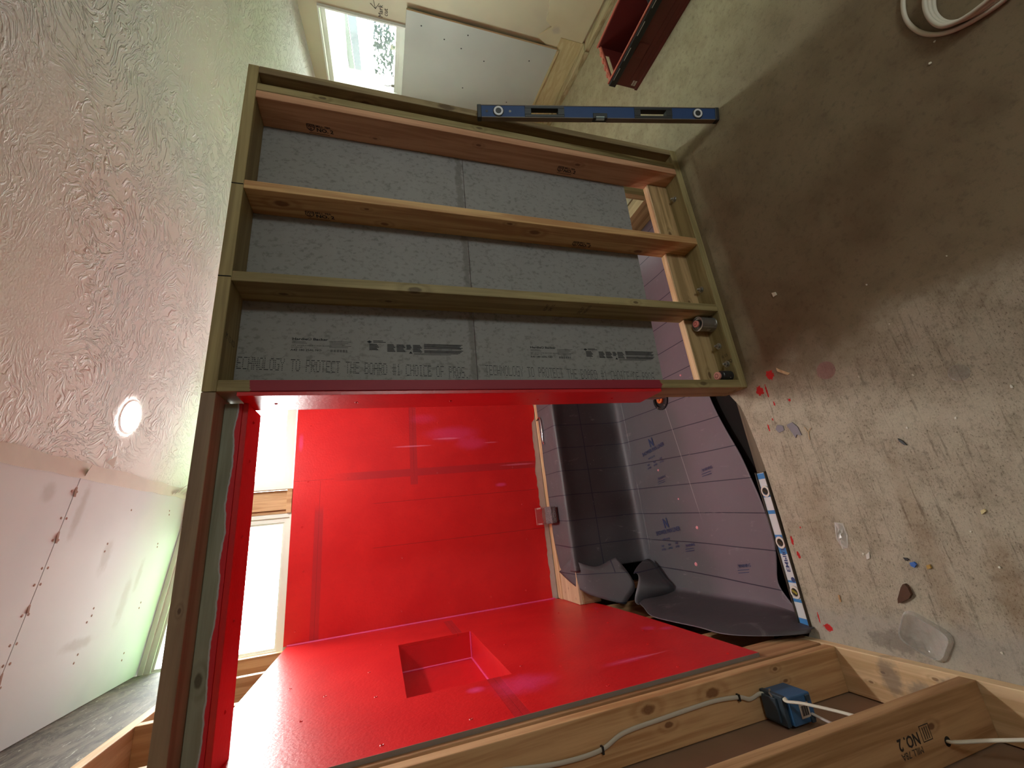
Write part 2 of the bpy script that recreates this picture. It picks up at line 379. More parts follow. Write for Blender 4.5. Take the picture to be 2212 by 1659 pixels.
def make_red(name, kind):
    t = NT(name); x, y, z = t.sep(t.pos)
    n = t.noise(t.pos, 4, 4, .6); c = t.mix(t.ramp(n, .3, .7), RED, (.62, .010, .014))
    c = t.mix(t.math('MULTIPLY', t.ramp(t.noise(t.pos, 55, 3, .6), .5, .75), .25), c, (.52, .008, .012))
    tapes = []
    if kind == 'back':
        hatch = lambda v: t.math('MULTIPLY', t.ramp(t.math('SINE', t.math('MULTIPLY', v, 1400)), .2, .8), .25)
        tapes = [t.math('MULTIPLY', t.band(z, 1.352, 1.402, .002), t.band(x, .33, 1.8)),
                 t.math('MULTIPLY', t.band(x, t_lo(t, z, .378), t_lo(t, z, .43)) if False else t.band(x, .388, .440, .002), t.math('SUBTRACT', 1.0, t.ramp(z, 1.70, 1.95))),
                 t.math('MULTIPLY', t.band(z, 1.955, 2.005, .002), t.math('SUBTRACT', 1.0, t.ramp(x, .18, .26)))]
        lines = [t.math('MULTIPLY', t.band(x, .2225, .2255, .0007), t.math('SUBTRACT', 1.0, t.ramp(z, 1.64, 1.66))),
                 t.math('MULTIPLY', t.band(x, -.0575, -.0545, .0007), t.math('SUBTRACT', 1.0, t.ramp(z, 1.64, 1.66))),
                 t.math('MULTIPLY', t.band(z, 1.376, 1.378, .0006), t.band(x, .39, 1.8)), t.math('MULTIPLY', t.band(z, 1.979, 1.981, .0006), t.band(x, -.53, .40)),
                 t.math('MULTIPLY', t.band(x, .405, .407, .0006), t.band(z, 1.9, 2.14))]
        smear = [(( .68, 3, 1.09), (.045, 1, .16), .45), ((.60, 3, .95), (.04, 1, .10), .4), ((.28, 3, .75), (.012, 1, .035), .8), ((.80, 3, 1.30), (.03, 1, .08), .25), ((.66, 3, 2.11), (.05, 1, .012), .5)]
        strokes = [((.60, 3, 1.38), (.005, 1, .12), .7), ((.645, 3, 1.13), (.006, 1, .09), .7), ((.60, 3, .80), (.004, 1, .05), .6), ((.42, 3, .6), (.006, 1, .12), .6)]
    else:
        tapes = [t.math('MULTIPLY', t.band(z, 1.182, 1.232, .002), t.band(y, 1.38, 1.74)), t.math('MULTIPLY', t.band(z, 1.182, 1.232, .002), t.band(y, 2.53, 2.9))]
        lines = [t.math('MULTIPLY', t.band(z, 1.206, 1.208, .0006), t.band(y, 1.38, 2.9))]
        smear = [((0, 1.62, 1.13), (1, .08, .10), .55), ((0, 1.665, 1.29), (1, .025, .03), .9), ((0, 1.92, .41), (1, .03, .03), .6), ((0, 1.865, .35), (1, .025, .03), .6), ((0, 1.60, .72), (1, .02, .10), .5), ((0, 2.5, .38), (1, .02, .012), .7)]
        strokes = [((0, 1.6, .66), (1, .006, .12), .6)]
    tp = t.maxs(tapes)
    weave = t.math('ADD', t.math('SINE', t.math('MULTIPLY', x if kind == 'back' else y, 1100)), t.math('SINE', t.math('MULTIPLY', z, 1100)))
    c = t.mix(t.math('MULTIPLY', tp, t.math('ADD', .55, t.math('MULTIPLY', weave, .07))), c, (.36, .02, .03))
    c = t.mix(t.math('MULTIPLY', t.maxs(lines), .7), c, (.22, .01, .012))
    for (p, r, a) in smear: c = t.mix(t.math('MULTIPLY', t.blob(p, r, .9, 22, .6), a), c, PINK)
    for (p, r, a) in strokes: c = t.mix(t.math('MULTIPLY', t.blob(p, r, .8, 30, .4), a), c, (.85, .18, .30))
    t.base(c); t.rough(.37); t.bs.inputs['Specular IOR Level'].default_value = .42
    st = t.noise(t.vec('MULTIPLY', t.pos, (1, 1, 1)), 75, 3, .6); t.bump(t.math('ADD', st, t.math('MULTIPLY', tp, -.3)), .35, .0028)
    return t.m
M['red_back'] = make_red('red_back', 'back')
M['red_left'] = make_red('red_left', 'left')
M['red'] = plain('red', (.66, .012, .018), .33, bump=.35, bs=90, var=.12)
def rededge(t, c, mask): return t.mix(mask, c, (.62, .012, .02))
def make_liner(name, lines=True, dust=.5):
    t = NT(name); x, y, z = t.sep(t.pos)
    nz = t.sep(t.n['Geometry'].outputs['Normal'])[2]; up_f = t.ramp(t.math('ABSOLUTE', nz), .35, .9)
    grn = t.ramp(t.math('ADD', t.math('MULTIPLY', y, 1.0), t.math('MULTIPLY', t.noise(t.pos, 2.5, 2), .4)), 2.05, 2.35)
    c = t.mix(up_f, (.060, .055, .062), t.mix(grn, (.185, .155, .190), (.125, .128, .145)))  # upright faces darker: shade painted into the liner colour
    if lines:
        xx = t.math('ADD', t.math('ADD', x, t.math('MULTIPLY', t.math('SUBTRACT', y, 2.2), -.05)), t.math('MULTIPLY', t.math('SUBTRACT', t.noise(t.pos, 1.5, 1), .5), .02))
        fr = t.math('ABSOLUTE', t.math('SUBTRACT', t.math('FRACT', t.math('DIVIDE', t.math('ADD', xx, 5.02), .163)), .5))
        ln = t.math('SUBTRACT', 1.0, t.ramp(fr, .010, .018))
        long_ = t.math('MULTIPLY', t.band(z, .205, .211, .001), t.band(y, 2.5, 2.7, .001))
        c = t.mix(t.math('MULTIPLY', t.math('MAXIMUM', ln, long_), .9), c, (.010, .010, .035))
        cr = t.math('MULTIPLY', t.band(t.math('ADD', y, t.math('MULTIPLY', x, -.12)), 1.998, 2.003, .002), t.math('MULTIPLY', t.band(x, -.05, .75, .1), t.math('SUBTRACT', 1.0, t.ramp(z, -.05, 0))))
        c = t.mix(t.math('MULTIPLY', cr, .45), c, (.5, .5, .5))
    dn = t.ramp(t.noise(t.pos, 150, 2, .5), .745, .775)
    c = t.mix(t.math('MULTIPLY', dn, dust), c, (.6, .56, .55))
    sm = t.ramp(t.noise(t.vec('MULTIPLY', t.pos, (3, 1, 1)), 7, 4, .65, 1), .62, .72)
    c = t.mix(t.math('MULTIPLY', sm, .18), c, (.45, .42, .42))
    t.base(c); t.rough(.50); t.bump(t.noise(t.pos, 14, 3), .3, .008); return t.m
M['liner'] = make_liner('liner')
M['liner_dusty_shaded'] = make_liner('liner_dusty_shaded', True, .7)
# ================================================================== SETTING
def ceil_z(x): return 2.773-.139*x-.0175*max(0, x-1)**2
bm = B()                                     # concrete slab with the shower recess cut out
for (x0, x1, y0, y1) in ((-.75, 4.6, -2.5, 1.40), (1.95, 4.6, 1.40, 3.3)): box(bm, x0, x1, y0, y1, -.15, 0)
# curved saw-cut front edge of the recess
eg = [(-.75, 1.44), (-.544, 1.44), (-.50, 1.415), (-.1, 1.405), (.12, 1.408), (.24, 1.417), (.34, 1.428), (.40, 1.440), (.46, 1.476), (.52, 1.50), (1.95, 1.50)]
prism(bm, [(-.75, 1.40, 0)]+[(a, b, 0) for a, b in eg]+[(1.95, 1.40, 0)], (0, 0, -.15))
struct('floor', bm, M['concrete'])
bm = bxf(-.75, 1.95, 1.38, 3.2, -.17, -.125)
struct('floor_recess', bm, M['dark'])
# ceiling
bm = B(); NX, NY = 44, 2
def ceil_grid(bm, x0, x1, y0, y1, dz, n=40, thick=.0):
    for sgn, dd in ((1, dz),):
        prev = None
        for i in range(n+1):
            x = x0+(x1-x0)*i/n; cur = [bm.verts.new((x, yy, ceil_z(x)+dd)) for yy in (y0, y1)]
            if prev: bm.faces.new((prev[0], prev[1], cur[1], cur[0]))
            prev = cur
ceil_grid(bm, -.75, 4.6, -2.5, 3.25, 0)
g = bmesh.ops.extrude_face_region(bm, geom=bm.faces[:])
bmesh.ops.translate(bm, verts=[v for v in g['geom'] if isinstance(v, bmesh.types.BMVert)], vec=(0, 0, .08))
struct('ceiling', bm, M['ceiling'])
# new drywall strip on the ceiling, two sheets
for nm, (y0, y1) in (('ceiling_panel', (2.033, 3.04)), ('ceiling_panel', (-2.3, 2.029))):
    bm = B(); prism(bm, [(-.545, y0, ceil_z(-.545)), (.348, y0, ceil_z(.348)), (.348, y0, ceil_z(.348)-.012), (-.545, y0, ceil_z(-.545)-.012)], (0, y1-y0, 0))
    rnd = random.Random(4)
    if y0 > 2:
        dots = [(.106, 2.36), (.075, 2.36), (-.152, 2.426), (-.18, 2.43), (-.202, 2.411), (.252, 2.454), (-.321, 2.427), (-.35, 2.42), (.101, 2.814), (.085, 2.82), (-.18, 2.83), (-.205, 2.83), (-.4, 2.82), (-.43, 2.82), (.27, 2.83), (.25, 2.84)]
    else: dots = []
    for xx in [.30, .20, .13, .02, -.03, -.12, -.2, -.26, -.34, -.42]:
        dots.append((xx+rnd.uniform(-.01, .01), (2.045 if y0 > 2 else 2.016)+rnd.uniform(-.004, .004)))
    for (a, b) in dots:
        if y0 <= b <= y1: lathe(bm, (a, b, ceil_z(a)-.0118), (0, 0, -1), [(.0055, 0), (.004, .0012)], 8, 1)
    if y0 > 2:
        for (a, b, l, w) in ((.30, 2.031, .05, .006), (.14, 2.031, .06, .005), (-.1, 2.031, .03, .005), (-.3, 2.031, .05, .004)):
            box(bm, a-l/2, a+l/2, b-w, b+w, ceil_z(a)-.0135, ceil_z(a)-.011, 0, 1)
    o = struct(nm, bm, [M['panel'], M['paper_edge']])
bm = B(); pts = []
n = 60; rnd = random.Random(2); prev = None           # torn paper tape between texture and new sheet
for i in range(n+1):
    y = -2.3+5.33*i/n; a, b = .345+rnd.uniform(-.003, .003), .405+rnd.uniform(-.006, .006)
    cur = [bm.verts.new((a, y, ceil_z(a)-.0145)), bm.verts.new((b, y, ceil_z(b)-.004)), bm.verts.new((b, y, ceil_z(b)+.002)), bm.verts.new((a, y, ceil_z(a)+.002))]
    if prev:
        for k in range(4): bm.faces.new((prev[k], prev[(k+1) % 4], cur[(k+1) % 4], cur[k]))
    prev = cur
struct('trim_1', bm, M['tape'])
bm = B()                                              # torn paper curl
prism(bm, [(.43, 2.16, ceil_z(.43)-.002), (.46, 2.20, ceil_z(.46)-.012), (.415, 2.22, ceil_z(.415)-.004)], (0, 0, -.001))
prism(bm, [(.355, 2.05, ceil_z(.355)-.012), (.395, 2.035, ceil_z(.395)-.03), (.385, 2.07, ceil_z(.39)-.006)], (0, 0, -.001))
for k in range(7):
    y = 2.80+k*.033; a = .36+rnd.uniform(-.01, .012); l = rnd.uniform(.02, .05)
    prism(bm, [(a, y, ceil_z(a)-.012), (a+l, y+.01, ceil_z(a)-.03-rnd.random()*.02), (a+l*.6, y+.03, ceil_z(a)-.012)], (0, 0, -.001))
struct('trim_2', bm, M['tape'])
# back (window) wall: built in pieces around the three window openings
YB = 3.02; TOP = 3.1; bm = B()
box(bm, -.75, 2.3, YB, YB+.12, -.2, 2.145); box(bm, 2.3, 4.4, YB, YB+.12, -.2, 1.0); box(bm, 2.3, 4.4, YB, YB+.12, 2.10, TOP); box(bm, 2.8, 4.4, YB, YB+.12, 1.0, 2.10)
box(bm, -.75, -.62, YB, YB+.12, 2.145, TOP)
box(bm, 2.02, 2.3, YB, YB+.12, 2.145, TOP)
struct('wall_back', bm, M['room_wall'])
def mullion(x0, x1, name):
    bm = B(); box(bm, x0+.022, x1-.045, YB-.0, YB+.09, 2.16, TOP, .002); box(bm, x0, x0+.020, YB+.02, YB+.10, 2.16, TOP)
    box(bm, x0, x1, YB+.06, YB+.12, 2.145, TOP); box(bm, x0, x1, YB-.012, YB+.02, 2.145, 2.175, .002)
    struct(name, bm, M['tan_z'])
mullion(.215, .365, 'trim_3'); mullion(1.115, 1.265, 'trim_4')
def trap_window(n, x0, x1, zb):
    """painted sash whose head follows the ceiling slope"""
    bm = B(); zt0, zt1 = ceil_z(x0)-.015, ceil_z(x1)-.015; y0, y1 = YB+.01, YB+.075; sl = (zt1-zt0)/(x1-x0)
    def ring(a, c, ya, yb):
        """frame ring between inset a (outer) and c (inner)"""
        o = [(x0+a, zb+a), (x1-a, zb+a), (x1-a, zt1-a-sl*a), (x0+a, zt0-a+sl*a)]
        i = [(x0+c, zb+c), (x1-c, zb+c), (x1-c, zt1-c-sl*c), (x0+c, zt0-c+sl*c)]
        for k in range(4):
            p, q, r, s = o[k], o[(k+1) % 4], i[(k+1) % 4], i[k]
            prism(bm, [(p[0], ya, p[1]), (q[0], ya, q[1]), (r[0], ya, r[1]), (s[0], ya, s[1])], (0, yb-ya, 0))
    ring(0, .022, y0, y1); ring(.020, .050, y0+.014, y1); ring(.048, .062, y0+.026, y1-.006)
    w = struct('window_%d' % n, bm, M['white_paint']); g_ = B(); c = .058
    prism(g_, [(x0+c, y0+.045, zb+c), (x1-c, y0+.045, zb+c), (x1-c, y0+.045, zt1-c), (x0+c, y0+.045, zt0-c)], (0, .004, 0))
    obj('window_pane', g_, M['glass'], w)
bm = B()                                       # casement beyond the partition
for (a, b, c, d) in ((2.3, 2.36, 1.0, 2.1), (2.74, 2.8, 1.0, 2.1), (2.36, 2.74, 1.0, 1.06), (2.36, 2.74, 2.04, 2.1)): box(bm, a, b, YB+.03, YB+.09, c, d)
w = struct('window_6', bm, M['white_paint']); obj('window_pane', bxf(2.35, 2.75, YB+.058, YB+.062, 1.05, 2.05), M['glass'], w)
trap_window(1, -.60, .212, 2.135); trap_window(2, .368, 1.112, 2.155); trap_window(3, 1.268, 2.015, 2.155)
# left side: hardboard behind the framing and the old dark beam above the new plate
struct('wall_left', bxf(-.75, -.687, -2.5, 3.2, -.15, 3.1), M['hardboard'])
struct('trim_5', bxf(-.687, -.548, -2.3, 3.02, 2.487, 2.86), M['old_beam'])
# rear wall with an unseen window added behind the camera for fill light
bm = B(); box(bm, -.75, 1.7, -2.5, -2.35, 0, 3.1); box(bm, 2.3, 4.6, -2.5, -2.35, 0, 3.1); box(bm, 1.7, 2.3, -2.5, -2.35, 2.0, 3.1); box(bm, 1.7, 2.3, -2.5, -2.35, 0, 1.0)
struct('wall_rear', bm, M['room_wall'])
bm = B()
for a in (1.7, 2.24): box(bm, a, a+.06, -2.44, -2.39, 1.0, 2.0)
box(bm, 1.76, 2.24, -2.44, -2.39, 1.0, 1.06); box(bm, 1.76, 2.24, -2.44, -2.39, 1.94, 2.0)
w = struct('window_5', bm, M['white_paint'])
obj('window_pane', bxf(1.75, 2.25, -2.418, -2.414, 1.05, 1.95), M['glass'], w)
# right wall, turned 12 degrees
A = Vector((3.471, 1.494, 0)); D = Vector((.2087, .978, 0)).normalized(); N = Vector((D.y, -D.x, 0))   # N points outwards
def wp(s, z, d=0): return A+D*s+N*d+Vector((0, 0, z))
def wbox(bm, s0, s1, z0, z1, d0, d1, bev=0, mi=0):
    obox(bm, wp((s0+s1)/2, (z0+z1)/2, (d0+d1)/2), D*(s1-s0)/2, N*abs(d1-d0)/2, Vector((0, 0, (z1-z0)/2)), bev, mi)
bm = B(); WS0, WS1 = .595, 1.34
wbox(bm, -4.2, WS0, .0, 2.7, .02, .14); wbox(bm, WS1, 1.75, 0, 2.7, .02, .14); wbox(bm, WS0, WS1, 0, 1.40, .02, .14); wbox(bm, WS0, WS1, 2.02, 2.7, .02, .14)
struct('wall_right', bm, M['yellow_wall'])
bm = B()                                       # casement in the right wall
def wring(a, c, d0, d1):
    wbox(bm, WS0+a, WS1-a, 1.40+a, 1.40+c, d0, d1); wbox(bm, WS0+a, WS1-a, 2.02-c, 2.02-a, d0, d1)
    wbox(bm, WS0+a, WS0+c, 1.40+c, 2.02-c, d0, d1); wbox(bm, WS1-c, WS1-a, 1.40+c, 2.02-c, d0, d1)
wring(0, .012, -.004, .14); wring(.012, .045, .06, .12); wbox(bm, WS0+.04, WS1-.04, 1.44, 1.475, .075, .10)
w = struct('window_4', bm, M['white_paint'])
g_ = B(); wbox(g_, WS0+.04, WS1-.04, 1.44, 1.98, .09, .094); obj('window_pane', g_, M['glass'], w)
g_ = B(); wbox(g_, WS1-.16, WS1-.13, 1.475, 1.50, .04, .07, .003); tube(g_, [wp(WS1-.145, 1.49, .05), wp(WS1-.145, 1.53, .03), wp(WS1-.145, 1.56, .035)], .005)
obj('window_latch', g_, M['steel'], w)
bm = B(); wbox(bm, .36, 1.7, 0, .045, -.075, 0.02, .003); wbox(bm, -.3, .36, 0, .035, -.06, 0.02, .003)
struct('baseboard_right', bm, wood('base_old', (.55, .48, .28), (.30, .22, .10), 'y', 7))
bm = B(); wbox(bm, .36, 1.7, .045, .24, .0, .02); wbox(bm, .46, 1.7, .215, .235, -.012, .0)
struct('trim_6', bm, wood('trim_old', (.66, .58, .33), (.55, .44, .22), 'y', 3))
# exterior: lawn, neighbouring eave
M['grass'] = plain('grass', (.13, .36, .08), .9, var=.3, bs=20)
o = obj('lawn', bxf(-6, 14, 3.4, 6.2, -.6, -.5), M['grass']); o['kind'] = 'stuff'; tag(o, 'bright green grass strip outside the windows', 'grass')
bm = bxf(-14, 18, 6.2, 22, -.6, -.5); box(bm, 5.4, 18, -16, 3.4, -.6, -.5); box(bm, -8, 5.4, -16, -2.8, -.6, -.5)
o = obj('yard', bm, plain('gravel', (.24, .23, .21), .95, var=.2)); o['kind'] = 'structure'
# ================================================================== PARTITION FRAME
Y0, Y1, ZT = 1.370, 1.503, 2.112
pf = thing('partition_frame', (.49, 1.37, 0), 'freestanding stud partition of olive and tan lumber backed with grey cement board', 'wall frame')
def lumber(name, a, mat, parent, label=None, bev=.0025): return obj(name, bxf(*a, bev=bev), mat, parent, label=label)
# studs:  front knots sit on the faces the photo shows them
def red_front(t, c):
    x, y, z = t.sep(t.pos); n = t.math('MULTIPLY', t.math('SUBTRACT', t.noise(t.pos, 22, 4, .6), .5), .05)
    m = t.band(t.math('ADD', z, n), .465, 1.985, .002); m = t.math('MULTIPLY', m, t.math('SUBTRACT', 1.0, t.ramp(y, 1.376, 1.378)))
    return t.mix(m, c, (.27, .014, .032))
M['end_stud'] = wood('end_stud', OLV_L, OLV_D, 'z', 11, [(.49, 1.37, .245, .014), (.49, 1.37, .84, .012), (.50, 1.37, 1.38, .012)], extra=red_front, freq=26)
M['stud3'] = wood('stud3', OLV_L, OLV_D, 'z', 12, [(.87, 1.372, 1.475, .02), (.862, 1.44, 1.93, .012), (.862, 1.45, 1.57, .012), (.88, 1.37, .50, .01)], freq=26)
M['stud2'] = wood('stud2', (.70, .44, .20), (.44, .21, .08), 'z', 13, [(1.252, 1.43, 1.96, .022), (1.252, 1.48, 1.58, .013), (1.252, 1.405, 1.65, .008), (1.252, 1.425, .92, .020), (1.252, 1.475, .33, .018), (1.252, 1.39, 1.05, .01)])
M['stud4'] = wood('stud4', (.66, .36, .215), (.45, .21, .11), 'z', 14, [(1.718, 1.41, 1.15, .010), (1.718, 1.47, 1.62, .008), (1.718, 1.42, .62, .012)])
Z0, Z1 = .038, 2.073
s1 = lumber('stud', (.470, .508, Y0, Y1, Z0, Z1), M['end_stud'], pf, 'end stud painted red on its narrow face')
s3 = lumber('stud', (.862, .900, Y0, Y1, Z0, Z1), M['stud3'], pf, 'olive treated stud with a split knot')
s2 = lumber('stud', (1.254, 1.292, Y0, Y1, Z0, Z1), M['stud2'], pf, 'tan stud with round knots')
s4 = lumber('stud', (1.718, 1.756, Y0, Y1, Z0, Z1), M['stud4'], pf, 'reddish stud beside the corner')
lumber('stud', (1.758, 1.796, Y0, Y1, Z0, Z1), wood('stud5', OLV_L, OLV_D, 'z', 15, [(1.78, 1.37, 1.83, .012), (1.78, 1.37, 1.15, .012)], freq=26), pf)
lumber('stud', (1.857, 1.895, Y0, Y1, Z0, Z1), wood('stud6', (.34, .25, .13), (.17, .11, .05), 'z', 16, [(1.857, 1.42, 1.66, .022), (1.875, 1.37, 1.30, .03)], freq=26), pf)
for yy in (1.62, 2.02, 2.42, 2.82): lumber('stud', (1.80, 1.89, yy, yy+.038, Z0, Z1), M['treated_z'], pf)
lumber('top_plate', (.470, 1.895, Y0, Y1, Z1, ZT), wood('plate_top', (.42, .325, .15), (.22, .155, .06), 'x', 17, freq=20), pf)
hp = lumber('top_plate', (-.540, .4685, Y0, Y1, Z1, ZT), wood('plate_head', (.36, .25, .165), (.22, .14, .09), 'x', 18, [(-.12, 1.37, 2.09, .006)], freq=20), pf, 'brown plate running on over the shower opening')
lumber('top_plate', (1.80, 1.89, Y1+.002, 3.0, Z1, ZT), M['treated_y'], pf)
bm = B()
for xx in (.875, 1.268): box(bm, xx, xx+.0035, Y0-.0015, Y0+.02, Z1+.001, ZT-.001)
obj('saw_kerf', bm, M['kerf'], pf)
lumber('bottom_plate', (.470, 1.895, Y0, Y1, 0, Z0), M['treated_x'], pf)
lumber('bottom_plate', (1.80, 1.89, Y1+.002, 3.0, -.12, Z0), M['treated_y'], pf)
for (x0, x1) in ((.510, .860), (.902, 1.252), (1.294, 1.716)):
    mt = wood('block%d' % int(x0*100), (.50, .345, .17) if x0 < .6 else (.58, .38, .19), (.28, .17, .065), 'x', x0*9, [((x0+x1)/2-.12, 1.465, .10, .013)])
    lumber('blocking', (x0, x1, 1.465, Y1, Z0, .158), mt, pf)
    lumber('blocking', (x0, x1, 1.466, Y1+.001, .1585, .166), M['pine_x'], pf, 'paler blocking top with window light put into its colour')  # paler strip paints window light onto the block's top
# cement backer boards (lower, upper) with their printing
zs = 1.222
bm = B(); prism(bm, [(.47, Y1+.001, .345), (1.80, Y1+.001, .290), (1.80, Y1+.001, zs-.012), (.47, Y1+.001, zs+.006)], (0, .0127, 0))
lb = obj('backer_board', bm, M['cement'], pf)
bm = B(); prism(bm, [(.47, Y1+.001, zs+.0085), (1.80, Y1+.001, zs-.0095), (1.80, Y1+.001, 2.085), (.47, Y1+.001, 2.085)], (0, .0127, 0))
ub = obj('backer_board', bm, M['cement'], pf)
DOTS = {'A': '01110 10001 10001 11111 10001 10001 10001', 'B': '11110 10001 10001 11110 10001 10001 11110', 'C': '01111 10000 10000 10000 10000 10000 01111',
 'D': '11110 10001 10001 10001 10001 10001 11110', 'E': '11111 10000 10000 11110 10000 10000 11111', 'F': '11111 10000 10000 11110 10000 10000 10000', 'G': '01111 10000 10000 10011 10001 10001 01111',
 'H': '10001 10001 10001 11111 10001 10001 10001', 'I': '01110 00100 00100 00100 00100 00100 01110', 'L': '10000 10000 10000 10000 10000 10000 11111', 'N': '10001 11001 10101 10101 10011 10001 10001',
 'O': '01110 10001 10001 10001 10001 10001 01110', 'P': '11110 10001 10001 11110 10000 10000 10000', 'R': '11110 10001 10001 11110 10100 10010 10001', 'S': '01111 10000 10000 01110 00001 00001 11110',
 'T': '11111 00100 00100 00100 00100 00100 00100', 'Y': '10001 10001 01010 00100 00100 00100 00100', '#': '01010 01010 11111 01010 11111 01010 01010', '1': '00100 01100 00100 00100 00100 00100 01110', '.': '00000 00000 00000 00000 00000 00000 01100'}
def dot_text(bm, s, z0, z1, x_a, x_b, h):
    """inkjet print: reads downwards from z0 to z1; baseline runs from x_a to x_b"""
    n = len(s); cw = (z0-z1)/n; w = cw*.74
    for i, ch in enumerate(s):
        if ch not in DOTS: continue
        for r, row in enumerate(DOTS[ch].split()):
            for q, b in enumerate(row):
                if b == '1':
                    z = z0-cw*i-w*q/4.4; x = x_a+(x_b-x_a)*((z0-z)/(z0-z1))+h*(1-r/6)
                    zz, hx = w*.125, h*.034
                    y = Y1+.0006
                    bm.faces.new([bm.verts.new(p) for p in ((x-hx, y, z+zz), (x-hx, y, z-zz), (x+hx*1.0, y, z-zz), (x+hx, y, z+zz))])
def label_block(bm, zl, xb, s=1.0):
    """the maker's printed panel; zl = its upper (reading start) end, xb = x of the big line"""
    dx, up = (0, 0, -1), (1, 0, 0); y = Y1+.001; O = Vector((xb, y, zl))
    text_mesh(bm, 'Hardie® Backer', O+Vector((.0, 0, 0)), dx, up, .0135*s, 1.35, bold=.0004)
    rect(bm, O, dx, up, 0, .045*s, -.008*s, -.0065*s, .0006); rect(bm, O, dx, up, 0, .05*s, -.013*s, -.0115*s, .0006)
    text_mesh(bm, 'A42 180 25AL NO', O+Vector((-.043*s, 0, .003)), dx, up, .0105*s, 1.25, bold=.0002)
    text_mesh(bm, 'GET ASTM TYPE BACKER BOARD,', O+Vector((-.024*s, 0, .002)), dx, up, .007*s, 1.3)
    text_mesh(bm, 'NCS-4414RI', O+Vector((-.031*s, 0, .002)), dx, up, .006*s, 1.2)
    for k in range(5): rect(bm, O, dx, up, .125*s, (.20-.01*(k % 3))*s, (-.004-.006*k)*s, (-.0025-.006*k)*s, .0006)
    for k in range(22):
        if k % 4 != 3: rect(bm, O, dx, up, (.13+k*.0026)*s, (.1315+k*.0026)*s, -.046*s, -.036*s, .0006)
    # right half: emblem, columns of small print, warning line
    e = O+Vector((0, 0, -.265*s)); r_ = .006*s
    bm.faces.new([bm.verts.new(e+Vector((a*r_, -.0008, -b*r_*1.6))) for a, b in ((0, -1), (1, 0), (0, 1), (-1, 0))])
    rect(bm, e, dx, up, .014*s, .05*s, .004*s, .0065*s, .0006); rect(bm, e, dx, up, .014*s, .06*s, -.002*s, .001*s, .0006)
    cols = [(0, .035, 5), (.065, .03, 6), (.10, .033, 6), (.137, .02, 4), (.162, .035, 6)]
    for (a, w, k_) in cols:
        for k in range(k_): rect(bm, e, dx, up, a*s, (a+w*(.8+.2*((k*7) % 3)/2))*s, (-.012-.0055*k)*s, (-.0085-.0055*k)*s, .0006)
    for k in range(9):
        if k == 5: continue
        rect(bm, e, dx, up, .205*s, (.36-.006*(k % 3))*s, (-.006-.0045*k)*s, (-.0032-.0045*k)*s, .0006)
    text_mesh(bm, '!', e+Vector((-.045*s, 0, -.155*s)), dx, up, .008*s)
    bm.faces.new([bm.verts.new(e+Vector((a*s, -.0005, -b*s))) for a, b in ((-.046, .146), (-.046, .160), (-.036, .153))])
    rect(bm, e, dx, up, .165*s, .34*s, -.046*s, -.0445*s, .0006); rect(bm, e, dx, up, .165*s, .31*s, -.050*s, -.0485*s, .0006)
bm = B(); dot_text(bm, 'ECHNOLOGY TO PROTECT THE BOARD #1 CHOICE OF PROS.', 2.068, 1.258, .599, .566, .042)
label_block(bm, 1.905, .712)
obj('printed_lettering', bm, M['ink_grey'], ub)
bm = B(); dot_text(bm, 'TECHNOLOGY TO PROTECT THE BOARD #1 CHOICE OF PROS.', 1.192, .365, .580, .548, .040)
label_block(bm, .985, .702)
obj('printed_lettering', bm, M['ink_grey'], lb)
def grade_stamp(parent, p, dx, up, s=1.0, mat='ink', mill='MILL 78A'):
    bm = B(); dx, up = Vector(dx), Vector(up); p = Vector(p)
    n = dx.cross(up)*.0006
    def P(a, b): return p+dx*a*s+up*b*s+n
    def L(a, b, w=.0022):
        a, b = Vector(a), Vector(b); d = (b-a).normalized(); q = Vector((-d.y, d.x))*w/2
        bm.faces.new([bm.verts.new(P(*(k))) for k in ((a+q), (b+q), (b-q), (a-q))])
    sh = [(0, .026), (.022, .026), (.022, .010), (.011, .001), (0, .010)]
    for k in range(5): L(sh[k], sh[(k+1) % 5])
    text_mesh(bm, 'WC', P(.002, .015), dx, up, .013*s, 1, bold=.0004); text_mesh(bm, 'LB', P(.004, .006), dx, up, .010*s, 1, bold=.0004)
    text_mesh(bm, mill, P(.027, .019), dx, up, .011*s, 1.05, bold=.0003); text_mesh(bm, 'NO. 2', P(.028, .003), dx, up, .0185*s, 1.1, bold=.0008)
    L((.004, -.005), (.068, -.005), .0018)
    obj('grade_stamp', bm, M[mat], parent)
grade_stamp(s4, (1.7175, 1.487, 1.900), (0, 0, -1), (0, -1, 0), 1.3)
grade_stamp(s4, (1.7175, 1.480, .715), (0, 0, -1), (0, -1, 0), 1.3)
grade_stamp(s2, (1.2535, 1.488, 1.882), (0, 0, -1), (0, -1, 0), 1.3)
grade_stamp(s2, (1.2535, 1.486, .705), (0, 0, -1), (0, -1, 0), 1.25)
bm = B(); text_mesh(bm, 'KDHT', (.8615, 1.455, .91), (0, -1, 0), (0, 0, 1), .02); text_mesh(bm, 'SPF 12', (.8615, 1.455, .885), (0, -1, 0), (0, 0, 1), .02)
text_mesh(bm, 'SEL ST', (.8615, 1.465, .74), (0, -1, 0), (0, 0, 1), .022); text_mesh(bm, 'TREATED', (.8615, 1.465, .715), (0, -1, 0), (0, 0, 1), .018)
obj('grade_stamp', bm, M['ink'], s3)
bm = B(); text_mesh(bm, 'MCQ', (.60, 1.425, Z0), (0, -1, 0), (1, 0, 0), .022); text_mesh(bm, '0.15', (.635, 1.425, Z0), (0, -1, 0), (1, 0, 0), .02)
obj('grade_stamp', bm, M['ink'], pf)
